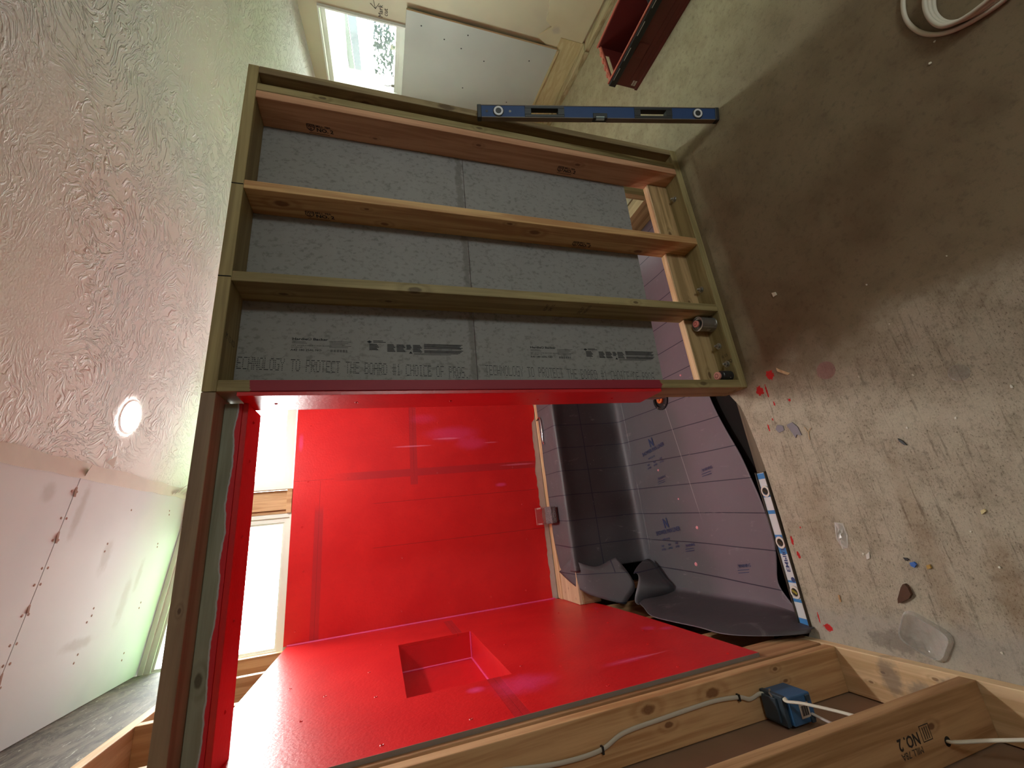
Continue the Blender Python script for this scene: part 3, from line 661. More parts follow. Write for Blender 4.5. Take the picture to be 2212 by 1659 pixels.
# stamp on the underside of the top plate
bm = B(); text_mesh(bm, 'M 12 KD', (.66, 1.385, Z1), (0, 1, 0), (1, 0, 0), .03, .8); obj('grade_stamp', bm, M['ink'], pf)
for (x, y) in ((.60, 1.408), (.70, 1.425), (1.02, 1.43), (1.60, 1.43)):
    bm = B(); lathe(bm, (x, y, Z0), (0, 0, 1), [(.016, 0), (.016, .002), (.011, .002), (.011, .011), (.0055, .012), (.0055, .024), (.004, .026)], 12)
    obj('anchor_bolt', bm, M['steel'], pf)
# red waterproofed jamb and header facing of the shower opening
bm = B(); box(bm, .4565, .4695, Y0+.004, 1.535, .470, 2.020, .001)
for z in (.66, 1.0, 1.35, 1.68, 1.93): lathe(bm, (.4565, 1.46, z), (-1, 0, 0), [(.006, 0), (.004, .002), (.0015, .0005)], 10)
obj('jamb_board', bm, M['red'], pf, label='red coated board lining the jamb')
obj('jamb_backing', bxf(.4705, .55, 1.517, 1.533, .36, 2.02), M['cement'], pf)
def red_head(t, c):
    x, y, z = t.sep(t.pos); n = t.math('MULTIPLY', t.math('SUBTRACT', t.noise(t.vec('MULTIPLY', t.pos, (1, .3, 1)), 9, 4, .6), .5), .025)
    m = t.math('SUBTRACT', 1.0, t.ramp(t.math('ADD', z, n), 2.0325, 2.0345))
    m2 = t.math('SUBTRACT', 1.0, t.ramp(t.math('ADD', z, n), 2.0365, 2.0385))
    c = t.mix(m2, c, (.46, .45, .47)); return t.mix(m, c, (.62, .012, .025))
lumber('header', (-.540, .4565, 1.4495, 1.585, 2.022, 2.0725), wood('head_wood', (.34, .35, .27), (.19, .19, .13), 'x', 21, [(-.30, 1.4495, 2.055, .014)], extra=red_head, freq=22), pf, 'grey-green header edged with red coating')
bm = bxf(-.540, .4565, 1.452, 1.60, 2.006, 2.0215, bev=.001)
for x in (-.4, -.18, .05, .28, .41): lathe(bm, (x, 1.52, 2.006), (0, 0, -1), [(.006, 0), (.004, .002), (.0015, .0005)], 10)
obj('header_board', bm, M['red'], pf, label='red coated board under the header')
# return side facing the shower
obj('return_board', bxf(1.787, 1.7995, Y1+.015, 3.0, .33, 2.07), M['red'], pf)
# ================================================================== LEFT STUD WALL
XL, XB = -.544, -.684
ls = thing('side_wall_frame', (-.61, 1.3, 0), 'open stud wall of tan lumber along the left side holding a blue electrical box', 'wall frame')
pine_dirty = lambda t, c: t.mix(t.math('MULTIPLY', t.maxs([t.blob((-.60, 1.15, .04), (.05, .03, 1), 1.3, 40, .4), t.blob((-.63, 1.06, .04), (.04, .05, 1), 1.3, 40, .4), t.blob((-.58, .98, .04), (.02, .04, 1), 1.2, 40, .4)]), .6), c, (.16, .14, .13))
lumber('sole_plate', (XB, XL, -1.2, 1.470, 0, .038), wood('sole', (.84, .62, .38), (.60, .39, .20), 'y', 31, [(-.59, 1.17, .038, .006), (-.57, 1.02, .038, .007), (-.63, 1.22, .038, .006)], extra=pine_dirty), ls)
lumber('sole_plate', (XB, XL, 1.472, 3.0, -.12, -.08), M['dark_wood'], ls)
sA = lumber('stud', (XB, XL, 1.311, 1.349, .038, 2.447), wood('studA', TAN_L, TAN_D, 'z', 33, [(-.57, 1.311, .84, .018), (-.575, 1.311, .60, .020), (-.62, 1.311, .78, .012), (-.56, 1.311, .33, .008), (-.60, 1.311, .30, .008)], freq=28), ls)
lumber('stud', (XB, XL, 1.366, 1.500, .038, 2.447), wood('studA2', (.56, .33, .17), (.36, .18, .08), 'z', 34, freq=30), ls)
sB = lumber('stud', (XB, XL, .919, .957, .038, 2.447), wood('studB', (.52, .31, .155), (.30, .15, .06), 'z', 35, [(-.60, .919, .27, .010), (-.66, .919, .45, .015)], freq=28), ls)
for y in (1.690, 2.540, 2.935): lumber('stud', (XB, XL, y, y+.038, -.08, 2.447), M['tan_z'], ls)
lumber('stud', (XB, XL, 2.123, 2.161, -.08, 1.120), M['tan_z'], ls); lumber('stud', (XB, XL, 2.123, 2.161, 1.534, 2.447), M['tan_z'], ls)
lumber('top_plate', (XB, XL, -1.2, 3.015, 2.447, 2.485), M['pine_y'], ls)
for y in (.513, .107, -.3, -.7): lumber('stud', (XB, XL, y, y+.038, .038, 2.447), M['tan_z'], ls)
# upside-down stamp on the near stud
bm = B(); o_ = Vector((-.600, .919, .325))
text_mesh(bm, 'NO. 2', o_, (0, 0, 1), (-1, 0, 0), .034, .9, .0006, .0008)
text_mesh(bm, 'MILL 78A', o_+Vector((-.028, 0, .0)), (0, 0, 1), (-1, 0, 0), .02, 1, .0006)
q = o_+Vector((.010, -.0006, -.045))
for (a, b, c_, d) in ((0, .002, 0, .034), (0, .036, 0, .002), (0, .036, .032, .034), (.034, .036, 0, .034), (.008, .011, .005, .03), (.016, .019, .005, .03), (.024, .027, .005, .03)):
    bm.faces.new([bm.verts.new(q+Vector((-v, 0, u))) for u, v in ((a, c_), (b, c_), (b, d), (a, d))])
obj('grade_stamp', bm, M['ink'], sB)
# blue electrical box on stud A
eb = thing('electrical_box', (-.63, 1.26, .40), 'blue plastic electrical box nailed to a tan stud with cable entering it', 'electrical box')
M['blue_box'] = plain('blue_box', (.035, .12, .27), .38, bump=.15, bs=80)
bm = B(); box(bm, -.676, -.600, 1.215, 1.309, .315, .405, .004)
obj('box_body', bm, M['blue_box'], eb)
bm = B(); box(bm, -.679, -.597, 1.226, 1.309, .405, .420, .003); box(bm, -.6705, -.606, 1.245, 1.3, .42, .428, .002)
for x in (-.668, -.612): box(bm, x-.008, x+.008, 1.209, 1.216, .325, .34, .001)
obj('box_collar', bm, plain('box_dark', (.035, .06, .085), .5, bump=.2, bs=60), eb)
bm = bxf(-.661, -.622, 1.2138, 1.2148, .335, .372); st = obj('barcode_sticker', bm, plain('sticker', (.55, .48, .42), .5), eb)
bm = B()
for k in range(9): box(bm, -.655, -.629, 1.2130, 1.2137, .341+k*.003, .3425+k*.003+(.0008 if k % 3 == 0 else 0))
obj('barcode', bm, M['ink'], st)
bm = B(); tube(bm, [(-.598, 1.285, .40), (-.60, 1.27, .418), (-.606, 1.255, .425)], .003); obj('box_nail', bm, M['steel'], eb)
def flat_cable(name, pts, mat, label, w=.0062, up=(0, 1, 0), extra=None):
    bm = B(); tube(bm, spline(pts, 8), w, 12, .55, up=up)
    o = obj(name, bm, mat, None, smooth=True, origin=pts[0]); tag(o, label, 'cable'); return o
cb = flat_cable('electrical_cable', [(-.605, 1.304, 1.30), (-.626, 1.304, 1.153), (-.627, 1.304, 1.02), (-.604, 1.304, .935), (-.598, 1.304, .80), (-.595, 1.304, .70), (-.594, 1.304, .60), (-.603, 1.304, .51), (-.616, 1.304, .47), (-.608, 1.300, .43), (-.612, 1.290, .418)], M['cable_grey'], 'grey cable stapled along the wide face of the stud down to the blue box', up=(0, 1, 0))
for (x, z) in ((-.627, 1.01), (-.603, .512)):
    bm = B(); box(bm, x-.0095, x+.0095, 1.2975, 1.3105, z-.003, z+.003, .001); s_ = obj('cable_staple', bm, M['black'], cb)
flat_cable('electrical_cable', [(-.604, 1.228, .405), (-.603, 1.205, .42), (-.598, 1.16, .405), (-.600, 1.06, .365), (-.608, .965, .335), (-.610, .9575, .333)], M['white_plastic'], 'white cable running from the blue box across the bay to the next stud', .0068, up=(1, 0, 0))
flat_cable('electrical_cable', [(-.640, .9185, .232), (-.632, .895, .236), (-.615, .83, .19), (-.60, .74, .12), (-.59, .60, .06), (-.585, .50, .05)], M['white_plastic'], 'white cable leaving the drilled hole in the near stud towards the picture corner', .0068, up=(1, 0, 0))
bm = B(); lathe(bm, (-.640, .9188, .232), (0, -1, 0), [(.011, 0), (.010, .0003)], 16); h = obj('drilled_hole', bm, M['kerf'], sB)
flat_cable('electrical_cable', [(-.655, 1.215, .33), (-.662, 1.17, .325), (-.667, 1.11, .315), (-.672, 1.05, .31)], plain('cable_print', (.6, .57, .55), .5), 'short white printed cable tail below the blue box against the brown backing', .0058, up=(1, 0, 0))
# ================================================================== RED SHOWER WALLS
XR = -.531
lw = thing('side_wall_board', (XR, 2.2, .31), 'glossy red waterproofed wall board with a recessed niche on the left side', 'wall panel')
bm = B()
ny0, ny1, nz0, nz1 = 1.740, 2.522, 1.136, 1.518
def wallpoly(pts): prism(bm, [(XR, a, b) for a, b in pts], (-.0127, 0, 0))
wallpoly([(1.385, .312), (ny0, .305), (ny0, 2.12), (1.385, 2.12)])
wallpoly([(ny0, .305), (2.20, .295), (ny1, .30), (ny1, nz0), (ny0, nz0)])
wallpoly([(ny0, nz1), (ny1, nz1), (ny1, 2.12), (ny0, 2.12)])
wallpoly([(ny1, .30), (2.62, .31), (2.80, .355), (2.93, .41), (3.0, .43), (3.0, 2.12), (ny1, 2.12)])
rnd = random.Random(9)
scr = [(1.43+.02*rnd.random(), z) for z in (.40, .62, .9, 1.35, 1.6, 1.9)]+[(2.14, z) for z in (.5, .8, 1.05, 1.65, 1.95)]+[(1.72, .55), (1.70, .95), (2.55, .6), (2.56, .95), (2.6, 1.6), (2.9, .6), (2.9, 1.1), (2.9, 1.6), (1.80, 1.08), (1.82, 1.62), (1.75, 1.85), (2.4, .42), (1.9, .45), (1.95, 1.3+.5)]
for (a, b) in scr: lathe(bm, (XR, a, b), (1, 0, 0), [(.0065, 0), (.0045, .002), (.0015, .0002)], 10)
obj('board_face', bm, M['red_left'], lw)
bm = B(); nd = .128; t_ = .012                        # the niche box
box(bm, XR-nd-t_, XR-nd, ny0-t_, ny1+t_, nz0-t_, nz1+t_); box(bm, XR-nd, XR-.013, ny0-t_, ny0, nz0-t_, nz1+t_); box(bm, XR-nd, XR-.013, ny1, ny1+t_, nz0-t_, nz1+t_)
box(bm, XR-nd, XR-.013, ny0, ny1, nz0-t_, nz0); box(bm, XR-nd, XR-.013, ny0, ny1, nz1, nz1+t_)
obj('niche', bm, M['red'], lw)
bm = B(); r_ = .0045
tube(bm, [(XR-nd+.002, ny1-.002, nz0+.003), (XR-.0, ny1-.002, nz0+.003)], r_, 8); tube(bm, [(XR-nd+.003, ny0, nz0+.003), (XR-nd+.003, ny1, nz0+.003)], r_, 8); tube(bm, [(XR-nd+.003, ny1-.003, nz0), (XR-nd+.003, ny1-.003, nz1)], r_, 8)
obj('sealant_bead', bm, M['pink'], lw)
bm = B(); tube(bm, [(XR+.002, 2.992, .44), (XR+.002, 2.992, 1.3), (XR+.002, 2.992, 2.12)], .006, 8); obj('sealant_bead', bm, M['pink'], lw)
obj('board_edge', bxf(XR-.0127, XR+.0002, 1.3838, 1.3849, .312, 2.12), M['board_edge'], lw)
bw = thing('rear_wall_board', (.6, 3.0, .44), 'glossy red waterproofed wall board below the bright windows', 'wall panel')
bm = bxf(-.531, 1.787, 3.0, 3.0127, .475, 2.140)
scr = [(x, z) for x in (.78, .40, .13, -.13, -.45) for z in (.62, .9, 1.2, 1.5, 1.8, 2.08)]
for (a, b) in scr:
    lathe(bm, (a+rnd.uniform(-.012, .012), 3.0, b+rnd.uniform(-.03, .03)), (0, -1, 0), [(.0065, 0), (.0045, .002), (.0015, .0002)], 10)
obj('board_face', bm, M['red_back'], bw)
bm = B(); n = 80; prev = None; rn = random.Random(5)   # wavy lower edge of the coating over raw board
box(bm, -.531, 1.787, 3.0005, 3.0127, .413, .475)
obj('raw_edge', bm, M['board_raw'], bw, label='uncoated grey lower edge')
bm = B(); prev = None
for i in range(n+1):
    x = -.531+2.318*i/n; zz = .452+rn.uniform(-.004, .004)-.02*math.exp(-((x-.85)/.08)**2)+(.012 if .1 < x < .4 else 0)-(.02 if x > .75 else 0)
    cur = [bm.verts.new((x, 2.9995, .478)), bm.verts.new((x, 2.9995, zz))]
    if prev: bm.faces.new((prev[0], prev[1], cur[1], cur[0]))
    prev = cur
g = bmesh.ops.extrude_face_region(bm, geom=bm.faces[:]); bmesh.ops.translate(bm, verts=[v for v in g['geom'] if isinstance(v, bmesh.types.BMVert)], vec=(0, .0008, 0))
obj('coating_edge', bm, M['red_back'], bw)
# ================================================================== BENCH
bf = thing('bench_frame', (.6, 2.8, -.1), 'pale lumber framing of the shower bench showing at its bare left end', 'bench')
lumber('back_rail', (-.531, 1.78, 2.958, 2.998, .34, .412), M['pine_x'], bf)
lumber('back_rail', (-.531, 1.78, 2.915, 2.955, .35, .418), M['pine_x'], bf)
lumber('seat_board', (-.530, 1.78, 2.648, 2.914, .385, .410), wood('seat', (.80, .64, .44), (.66, .48, .30), 'x', 41, [(-.45, 2.80, .41, .006), (-.41, 2.72, .41, .005), (-.48, 2.86, .41, .005), (-.5, 2.7, .41, .005)], freq=14), bf)
lumber('front_rail', (-.530, 1.78, 2.642, 2.680, .262, .384), wood('frail', (.50, .33, .18), (.28, .15, .07), 'z', 42, freq=40), bf)
for x in (-.50, .1, .7, 1.3): lumber('leg', (x, x+.038, 2.681, 2.77, -.12, .384), M['tan_z'], bf)
# ================================================================== SHOWER PAN LINER
pl = thing('shower_pan_liner', (.4, 2.2, -.1), 'dark grey sheet liner draped over the shower bench and recessed floor', 'liner')
def grid(name, rows, mat, parent, sub=2, thick=.0018, label=None):
    bm = B(); vr = [[bm.verts.new(p) for p in r] for r in rows]
    for i in range(len(vr)-1):
        for j in range(len(vr[0])-1): bm.faces.new((vr[i][j], vr[i][j+1], vr[i+1][j+1], vr[i+1][j]))
    o = obj(name, bm, mat, parent, smooth=True, label=label)
    m = o.modifiers.new('s', 'SUBSURF'); m.levels = m.render_levels = sub
    m = o.modifiers.new('t', 'SOLIDIFY'); m.thickness = thick; m.offset = 0
    return o
rn = random.Random(3); rows = []
xs = [1.785, 1.5, 1.2, .95, .8, .7, .6, .5, .4, .3, .2, .1, 0, -.1, -.18, -.25, -.30, -.335]
for k, x in enumerate(xs):
    w = lambda a: rn.uniform(-a, a)
    e = max(0, (-.18-x)/.15)
    rows.append([(x, 2.905-.05*e, .424+.004*w(1)), (x, 2.84-.04*e, .422+w(.003)), (x, 2.76-.03*e, .420+w(.003)), (x, 2.680-.02*e+w(.004), .426+w(.002)), (x, 2.622-.01*e+w(.003), .424), (x, 2.618+w(.003), .395),
                 (x, 2.636+w(.003), .32), (x, 2.632+w(.005), .20), (x, 2.628+w(.006), .10), (x, 2.624+w(.005), 0), (x, 2.618+w(.004), -.07), (x, 2.590, -.098), (x, 2.53, -.100)])
grid('bench_cover', rows, M['liner_dusty_shaded'], pl, 2)
rows = []
xf = [1.785, 1.4, 1.1, .85, .65, .5, .4, .3, .2, .1, 0, -.1, -.2, -.3, -.38, -.44, -.49]
def front_edge(x):                                    # where the loose front edge lies, in plan
    pts = [(-.49, 1.51), (-.44, 1.55), (-.38, 1.60), (-.33, 1.575), (-.26, 1.545), (-.15, 1.54), (0, 1.552), (.1, 1.572), (.2, 1.60), (.3, 1.635), (.4, 1.665), (.5, 1.69), (.65, 1.71), (1.785, 1.74)]
    for (a, b), (c, d) in zip(pts, pts[1:]):
        if a <= x <= c: return b+(d-b)*(x-a)/(c-a)
    return 1.6
for x in xf:
    fe = front_edge(x); r = []
    for j, f in enumerate((0, .06, .15, .3, .45, .6, .75, .88, .95, 1)):
        y = 2.56+(fe-2.56)*f; z = -.100+rn.uniform(-.002, .002)
        if f > .85: z += (f-.85)*(.12 if x < .2 else .05)
        if x < -.36: z += max(0, (-.36-x))*.10
        r.append((x, y, z))
    rows.append(r)
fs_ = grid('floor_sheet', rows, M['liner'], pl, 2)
# left upstand: crease at the wall, sagging top edge
rows = []
up_ = [(2.45, .10), (2.36, .17), (2.26, .20), (2.14, .265), (2.04, .30), (1.94, .29), (1.82, .275), (1.72, .26), (1.62, .275), (1.54, .235), (1.47, .165), (1.43, .10), (1.40, .03)]
for (y, zt) in up_:
    k = rn.uniform(-.004, .004); dr = .02 if y < 1.5 else 0
    rows.append([(-.44-dr, y+(.09 if y < 1.5 else 0), -.098), (-.475-dr*.5, y+(.06 if y < 1.5 else 0), -.088), (-.497, y+.02, -.05), (-.507+k, y, zt*.35), (-.505+k, y, zt*.75), (-.514, y, zt-.02 if zt > .1 else zt*.9), (-.522, y, zt)])
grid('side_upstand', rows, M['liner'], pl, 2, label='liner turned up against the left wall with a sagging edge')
# folded corner: loose flap hanging off the bench end
def flap(name, pts, tri, mat, sub=2):
    bm = B(); vs = [bm.verts.new(p) for p in pts]
    for f in tri: bm.faces.new([vs[i] for i in f])
    o = obj(name, bm, mat, pl, smooth=True)
    m = o.modifiers.new('s', 'SUBSURF'); m.levels = m.render_levels = sub; m.boundary_smooth = 'PRESERVE_CORNERS'
    m = o.modifiers.new('t', 'SOLIDIFY'); m.thickness = .0018; m.offset = 0
    return o
pts = [(-.345, 2.83, .447), (-.300, 2.74, .442), (-.262, 2.655, .428), (-.410, 2.70, .428), (-.385, 2.635, .414), (-.29, 2.60, .38),
       (-.470, 2.605, .375), (-.42, 2.585, .36), (-.33, 2.56, .30), (-.29, 2.545, .22), (-.275, 2.52, .175),
       (-.50, 2.54, .30), (-.44, 2.515, .26), (-.38, 2.49, .20), (-.335, 2.475, .15), (-.535, 2.46, .20), (-.49, 2.44, .165), (-.445, 2.41, .118)]
flap('corner_flap', pts, [(0, 1, 4, 3), (1, 2, 5, 4), (3, 4, 7, 6), (4, 5, 8, 7), (6, 7, 12, 11), (7, 8, 13, 12), (8, 9, 14, 13), (9, 10, 14), (11, 12, 16, 15), (12, 13, 17, 16), (13, 14, 17)], M['liner_dusty_shaded'])
def px_ray(u, v): return _f*F_PX+R2*((1659-v)-829.5)-U2*(u-1106)
def on_y(u, v, y): d = px_ray(u, v); return CAM+d*(y/d.y)
def on_z(u, v, z): d = px_ray(u, v); return CAM+d*((z-CAM.z)/d.z)
lip = [on_y(*p, y) for p, y in (((1366, 1243), 2.42), ((1373, 1235), 2.41), ((1381, 1243), 2.39), ((1378, 1262), 2.38), ((1372, 1285), 2.38), ((1370, 1300), 2.39), ((1378, 1308), 2.36), ((1386, 1303), 2.33))]
far = [on_z(*p, -.07) for p in ((1400, 1200), (1420, 1222), (1440, 1252), (1455, 1262), (1458, 1278), (1452, 1292), (1430, 1300), (1402, 1304))]
mid = [a_*.5+b_*.5+Vector((.0, -.01, .035)) for a_, b_ in zip(lip, far)]
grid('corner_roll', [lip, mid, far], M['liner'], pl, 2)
# printing on the floor sheet
bm = B(); zf = -.0955
def lt(s, x, y, size, bold=0, sx=1): text_mesh(bm, s, (x, y, zf), (.12, -1, 0), (1, .12, 0), size, sx, 0, bold)
for (x, y) in ((.375, 2.30), (-.13, 2.33)):
    lt('N', x, y, .075, .003, .8); lt('SHOWER PAN LINER', x-.045, y+.10, .034, .0006, .78); lt('ANSI A118', x-.075, y+.045, .016, .0004)
    for k in range(3): lt('NSF', x-.115+.01*k, y+.07-.07*k, .016, .0003); lt('LISTED', x-.135+.01*k, y+.075-.07*k, .014, .0003)
for (x, y) in ((.60, 1.85), (.155, 1.90), (-.24, 2.18), (-.33, 1.82), (.16, 2.30)):
    lt('⚠', x, y, .02); lt('WARNING', x+.001, y-.014, .02, .0004, .8)
    for k in range(2): rect(bm, (x-.014-.012*k, y, zf), (.12, -1, 0), (1, .12, 0), 0, .075, 0, .003, 0)
obj('printed_lettering', bm, M['ink_blue'], fs_)
bm = B()
rn = random.Random(12)
for (a, b, s) in ((.22, 2.27, .009), (.03, 2.14, .007), (.72, 1.87, .009), (-.135, 2.04, .012), (-.33, 2.12, .014)):
    bm = B(); lathe(bm, (a, b, -.098), (0, 0, 1), [(s*.8, 0), (s*.65, .003), (.001, .004)], 10)
    obj('paint_drop', bm, M['pinkdrop'], fs_, label='small pink drop')
# drain
dr = thing('shower_drain', (.64, 2.09, -.1), 'round black shower drain ring with an orange plug beside the partition foot', 'drain')
bm = B(); lathe(bm, (.64, 2.09, -.099), (0, 0, 1), [(.068, 0), (.068, .010), (.050, .012), (.048, .002), (.0, .002)], 36, cap=False); obj('drain_ring', bm, M['black'], dr)
bm = B()
for k in range(5):
    bm = B(); a = k*2*PI/5; lathe(bm, (.64+.058*math.cos(a), 2.09+.058*math.sin(a), -.088), (0, 0, 1), [(.006, 0), (.005, .004)], 8)
    obj('drain_bolt', bm, M['steel'], dr)
bm = B(); lathe(bm, (.64, 2.09, -.096), (0, 0, 1), [(.026, 0), (.026, .012), (.012, .014), (.012, .022)], 20); obj('drain_plug', bm, plain('orange', (.75, .18, .05), .4), dr)
# dark ledge board in the gap
o = obj('form_board', bxf(-.53, .52, 1.425, 1.480, -.124, -.026, bev=.003), M['form_wood'], origin=(0, 1.44, -.12)); tag(o, 'dark damp form board lying along the concrete edge behind the small level', 'board')
# ================================================================== LEVELS
# blue box level leaning on the partition corner
lv = thing('box_level', (1.79, 1.08, 0), 'long blue box level leaning against the partition corner', 'spirit level')
P0 = Vector((1.796, 1.075, .002)); P1 = Vector((1.845, 1.345, 1.160)); ax = (P1-P0).normalized(); LEN = (P1-P0).length
toc = (CAM-(P0+P1)/2).normalized(); wv = Vector((.95, -.30, 0)); wv = (wv-ax*wv.dot(ax)).normalized()   # across the broad face
nv = ax.cross(wv).normalized()
if nv.dot(toc) < 0: nv = -nv
HW, HT = .031, .015
def LP(a, b, c=0): return P0+ax*a+wv*b+nv*c
def lbox(bm, a0, a1, b0, b1, c0, c1, bev=0): obox(bm, LP((a0+a1)/2, (b0+b1)/2, (c0+c1)/2), ax*(a1-a0)/2, wv*(b1-b0)/2, nv*(c1-c0)/2, bev)
M['blue'] = plain('blue', (.006, .040, .15), .6, var=.1); M['rail'] = plain('rail', (.17, .13, .10), .45, .3, var=.2)
bm = B(); wins = [(.30, .0), ]
hs = [(.285, .40), (.82, .945)]                        # hand holes (distance from the floor end)
segs = [(.02, .245), (.44, .765), (.995, LEN-.02)]
bm.free()
for a, b in ((.02, .24), (.43, .775), (.965, LEN-.02)):
    bm = B(); lbox(bm, a, b, -HW+.004, HW-.004, -HT+.002, HT-.002); obj('blue_body', bm, M['blue'], lv)
bm = B(); lbox(bm, .02, LEN-.02, HW-.004, HW, -HT, HT, .001)
for (a, b) in ((.02, .565), (.635, LEN-.02)): lbox(bm, a, b, -HW, -HW+.004, -HT, HT, .001)
obj('rail', bm, M['rail'], lv)
for (c0, c1) in ((.24, .43), (.775, .965)):
    bm = B(); m_ = (c0+c1)/2
    lbox(bm, c0, c1, -HW+.004, -.014, -HT-.001, HT+.001, .002); lbox(bm, c0, c1, .014, HW-.004, -HT-.001, HT+.001, .002); lbox(bm, c0, m_-.065, -.014, .014, -HT-.001, HT+.001); lbox(bm, m_+.065, c1, -.014, .014, -HT-.001, HT+.001)
    obj('hand_grip', bm, M['black'], lv)
for a in (.11, LEN-.10):
    bm = B(); lathe(bm, LP(a, 0, HT-.003), nv, [(.026, 0), (.026, .004), (.023, .005)], 28); v = obj('vial_surround', bm, M['black'], lv)
    bm = B(); lathe(bm, LP(a, 0, HT+.001), nv, [(.022, 0), (.022, .002), (.014, .002), (.014, .0)], 28, cap=False); obj('vial_ring', bm, plain('ringwhite%d' % int(a*100), (.7, .68, .70), .4), v)
    bm = B(); lathe(bm, LP(a, 0, HT+.0012), nv, [(.014, 0), (.013, .0005)], 20); obj('vial', bm, plain('vialdark%d' % int(a*100), (.07, .08, .08), .15), v)
bm = B(); lbox(bm, .565, .635, -HW+.001, -.004, -HT-.0005, HT+.0008, .002); v = obj('centre_vial_holder', bm, M['black'], lv)
bm = B(); tube(bm, [LP(.580, -.024, .006), LP(.620, -.024, .006)], .0105, 12); obj('vial', bm, plain('vialglass', (.35, .42, .42), .15), v)
for (a0, a1) in ((0, .02), (LEN-.02, LEN)):
    bm = B(); lbox(bm, a0, a1, -HW-.001, HW+.001, -HT-.001, HT+.001, .003); obj('end_cap', bm, M['black'], lv)
bm = B(); lathe(bm, LP(LEN-.155, 0, HT-.002), nv, [(.006, 0), (.006, .001), (.003, .001)], 14); obj('rivet', bm, plain('rivet', (.25, .25, .24), .7), lv)
bm = B(); lathe(bm, LP(LEN-.045, 0, HT-.002), nv, [(.006, 0), (.006, .0008)], 14); obj('rivet', bm, M['black'], lv)
# small white/blue I-beam level lying in the slab gap
sl = thing('beam_level', (-.2, 1.43, .0), 'small white and blue beam level resting along the concrete edge beside the liner', 'spirit level')
Q0 = Vector((-.512, 1.413, .000)); Q1 = Vector((.096, 1.411, -.002)); ax2 = (Q1-Q0).normalized(); L2 = (Q1-Q0).length
w2 = Vector((0, .97, -.14)); w2 = (w2-ax2*w2.dot(ax2)).normalized(); n2 = ax2.cross(w2).normalized()
if n2.z < 0: n2 = -n2
def SP(a, b, c=0): return Q0+ax2*a+w2*b+n2*c
def sbox(bm, a0, a1, b0, b1, c0, c1, bev=0): obox(bm, SP((a0+a1)/2, (b0+b1)/2, (c0+c1)/2), ax2*(a1-a0)/2, w2*(b1-b0)/2, n2*(c1-c0)/2, bev)
bm = B(); sbox(bm, 0, L2, 0, .0035, -.011, .011, .001); sbox(bm, 0, L2, .0535, .057, -.011, .011, .001); sbox(bm, 0, L2, .0005, .004, -.0155, .0); obj('flange', bm, plain('flange', (.075, .06, .045), .4, .5), sl)
bm = B(); sbox(bm, .004, L2-.004, .0035, .0535, -.003, .003); web = obj('web', bm, plain('levelwhite', (.72, .76, .80), .35), sl)
bm = B()
for (a0, a1) in ((.006, .03), (.088, .10), (.160, .168), (.27, .30), (.33, .345), (.43, .445), (.50, .545), (L2-.03, L2-.006)):
    bm = B(); sbox(bm, a0, a1, .005, .052, .0031, .0036); obj('blue_band', bm, M['levelblue'], web)
bm = B(); text_mesh(bm, 'EMPIRE', SP(.20, .040, .0037), -ax2 if False else ax2, -w2, .026, 1.2, .0, .0006); lathe(bm, SP(.172, .022, .0032), n2, [(.010, 0), (.010, .0006), (.006, .0006)], 18)
obj('printed_lettering', bm, plain('printblue', (.03, .06, .20), .5), web)
for (a, c) in ((.125, (.32, .30, .05)), (.315, (.05, .045, .03)), (.525, (.05, .045, .03))):
    bm = B(); lathe(bm, SP(a, .028, .002), n2, [(.024, 0), (.024, .006), (.016, .0065), (.016, .001)], 28, cap=False); v = obj('vial_ring', bm, plain('vring%d' % int(a*1000), (.74, .70, .64), .4), sl)
    bm = B(); lathe(bm, SP(a, .028, .003), n2, [(.016, 0), (.015, .001)], 20); obj('vial_well', bm, M['black'], v)
    bm = B(); tube(bm, [SP(a-.006, .017, .006), SP(a+.006, .039, .006)], .005, 10); obj('vial', bm, plain('vl%d' % int(a*1000), c, .2), v)
# ================================================================== ITEMS ON THE BOTTOM PLATE
can = thing('cement_can', (.815, 1.452, Z0), 'dented metal solvent can with a red brush cap on the bottom plate', 'can')
cc = Vector((.812, 1.448, Z0)); ca = Vector((.0, 0, 1))
cx, cy = .818, 1.428
bm = B(); lathe(bm, (cx, cy, Z0+.001), (0, 0, 1), [(.0355, 0), (.036, .002), (.0345, .005), (.0345, .082), (.036, .085), (.036, .088), (.031, .088), (.029, .083), (.020, .082)], 36); obj('can_body', bm, plain('tin', (.33, .31, .29), .35, .75, var=.25, bs=120), can, smooth=False)
bm = B(); lathe(bm, (cx, cy, Z0+.083), (0, 0, 1), [(.020, 0), (.020, .007), (.017, .008)], 28); obj('can_neck', bm, plain('neck', (.05, .045, .04), .4, .4), can)
bm = B(); lathe(bm, (cx, cy, Z0+.091), (0, 0, 1), [(.0155, 0), (.0165, .002), (.0165, .009), (.015, .011)], 28); cp = obj('can_cap', bm, plain('capred', (.70, .23, .19), .45), can)
bm = B(); lathe(bm, (cx, cy, Z0+.1022), (0, 0, 1), [(.011, 0), (.010, .0006), (.0075, .0006), (.0065, 0)], 24, cap=False); box(bm, cx-.003, cx+.003, cy-.0008, cy+.0008, Z0+.1022, Z0+.103); obj('cap_embossing', bm, plain('capdk', (.35, .08, .06), .5), cp)
bm = B(); a_ = math.radians(222)
for k in range(2): box(bm, -.0008, .0008, 0, .001, 0, .001)
bm.free(); bm = B(); rr = .0350
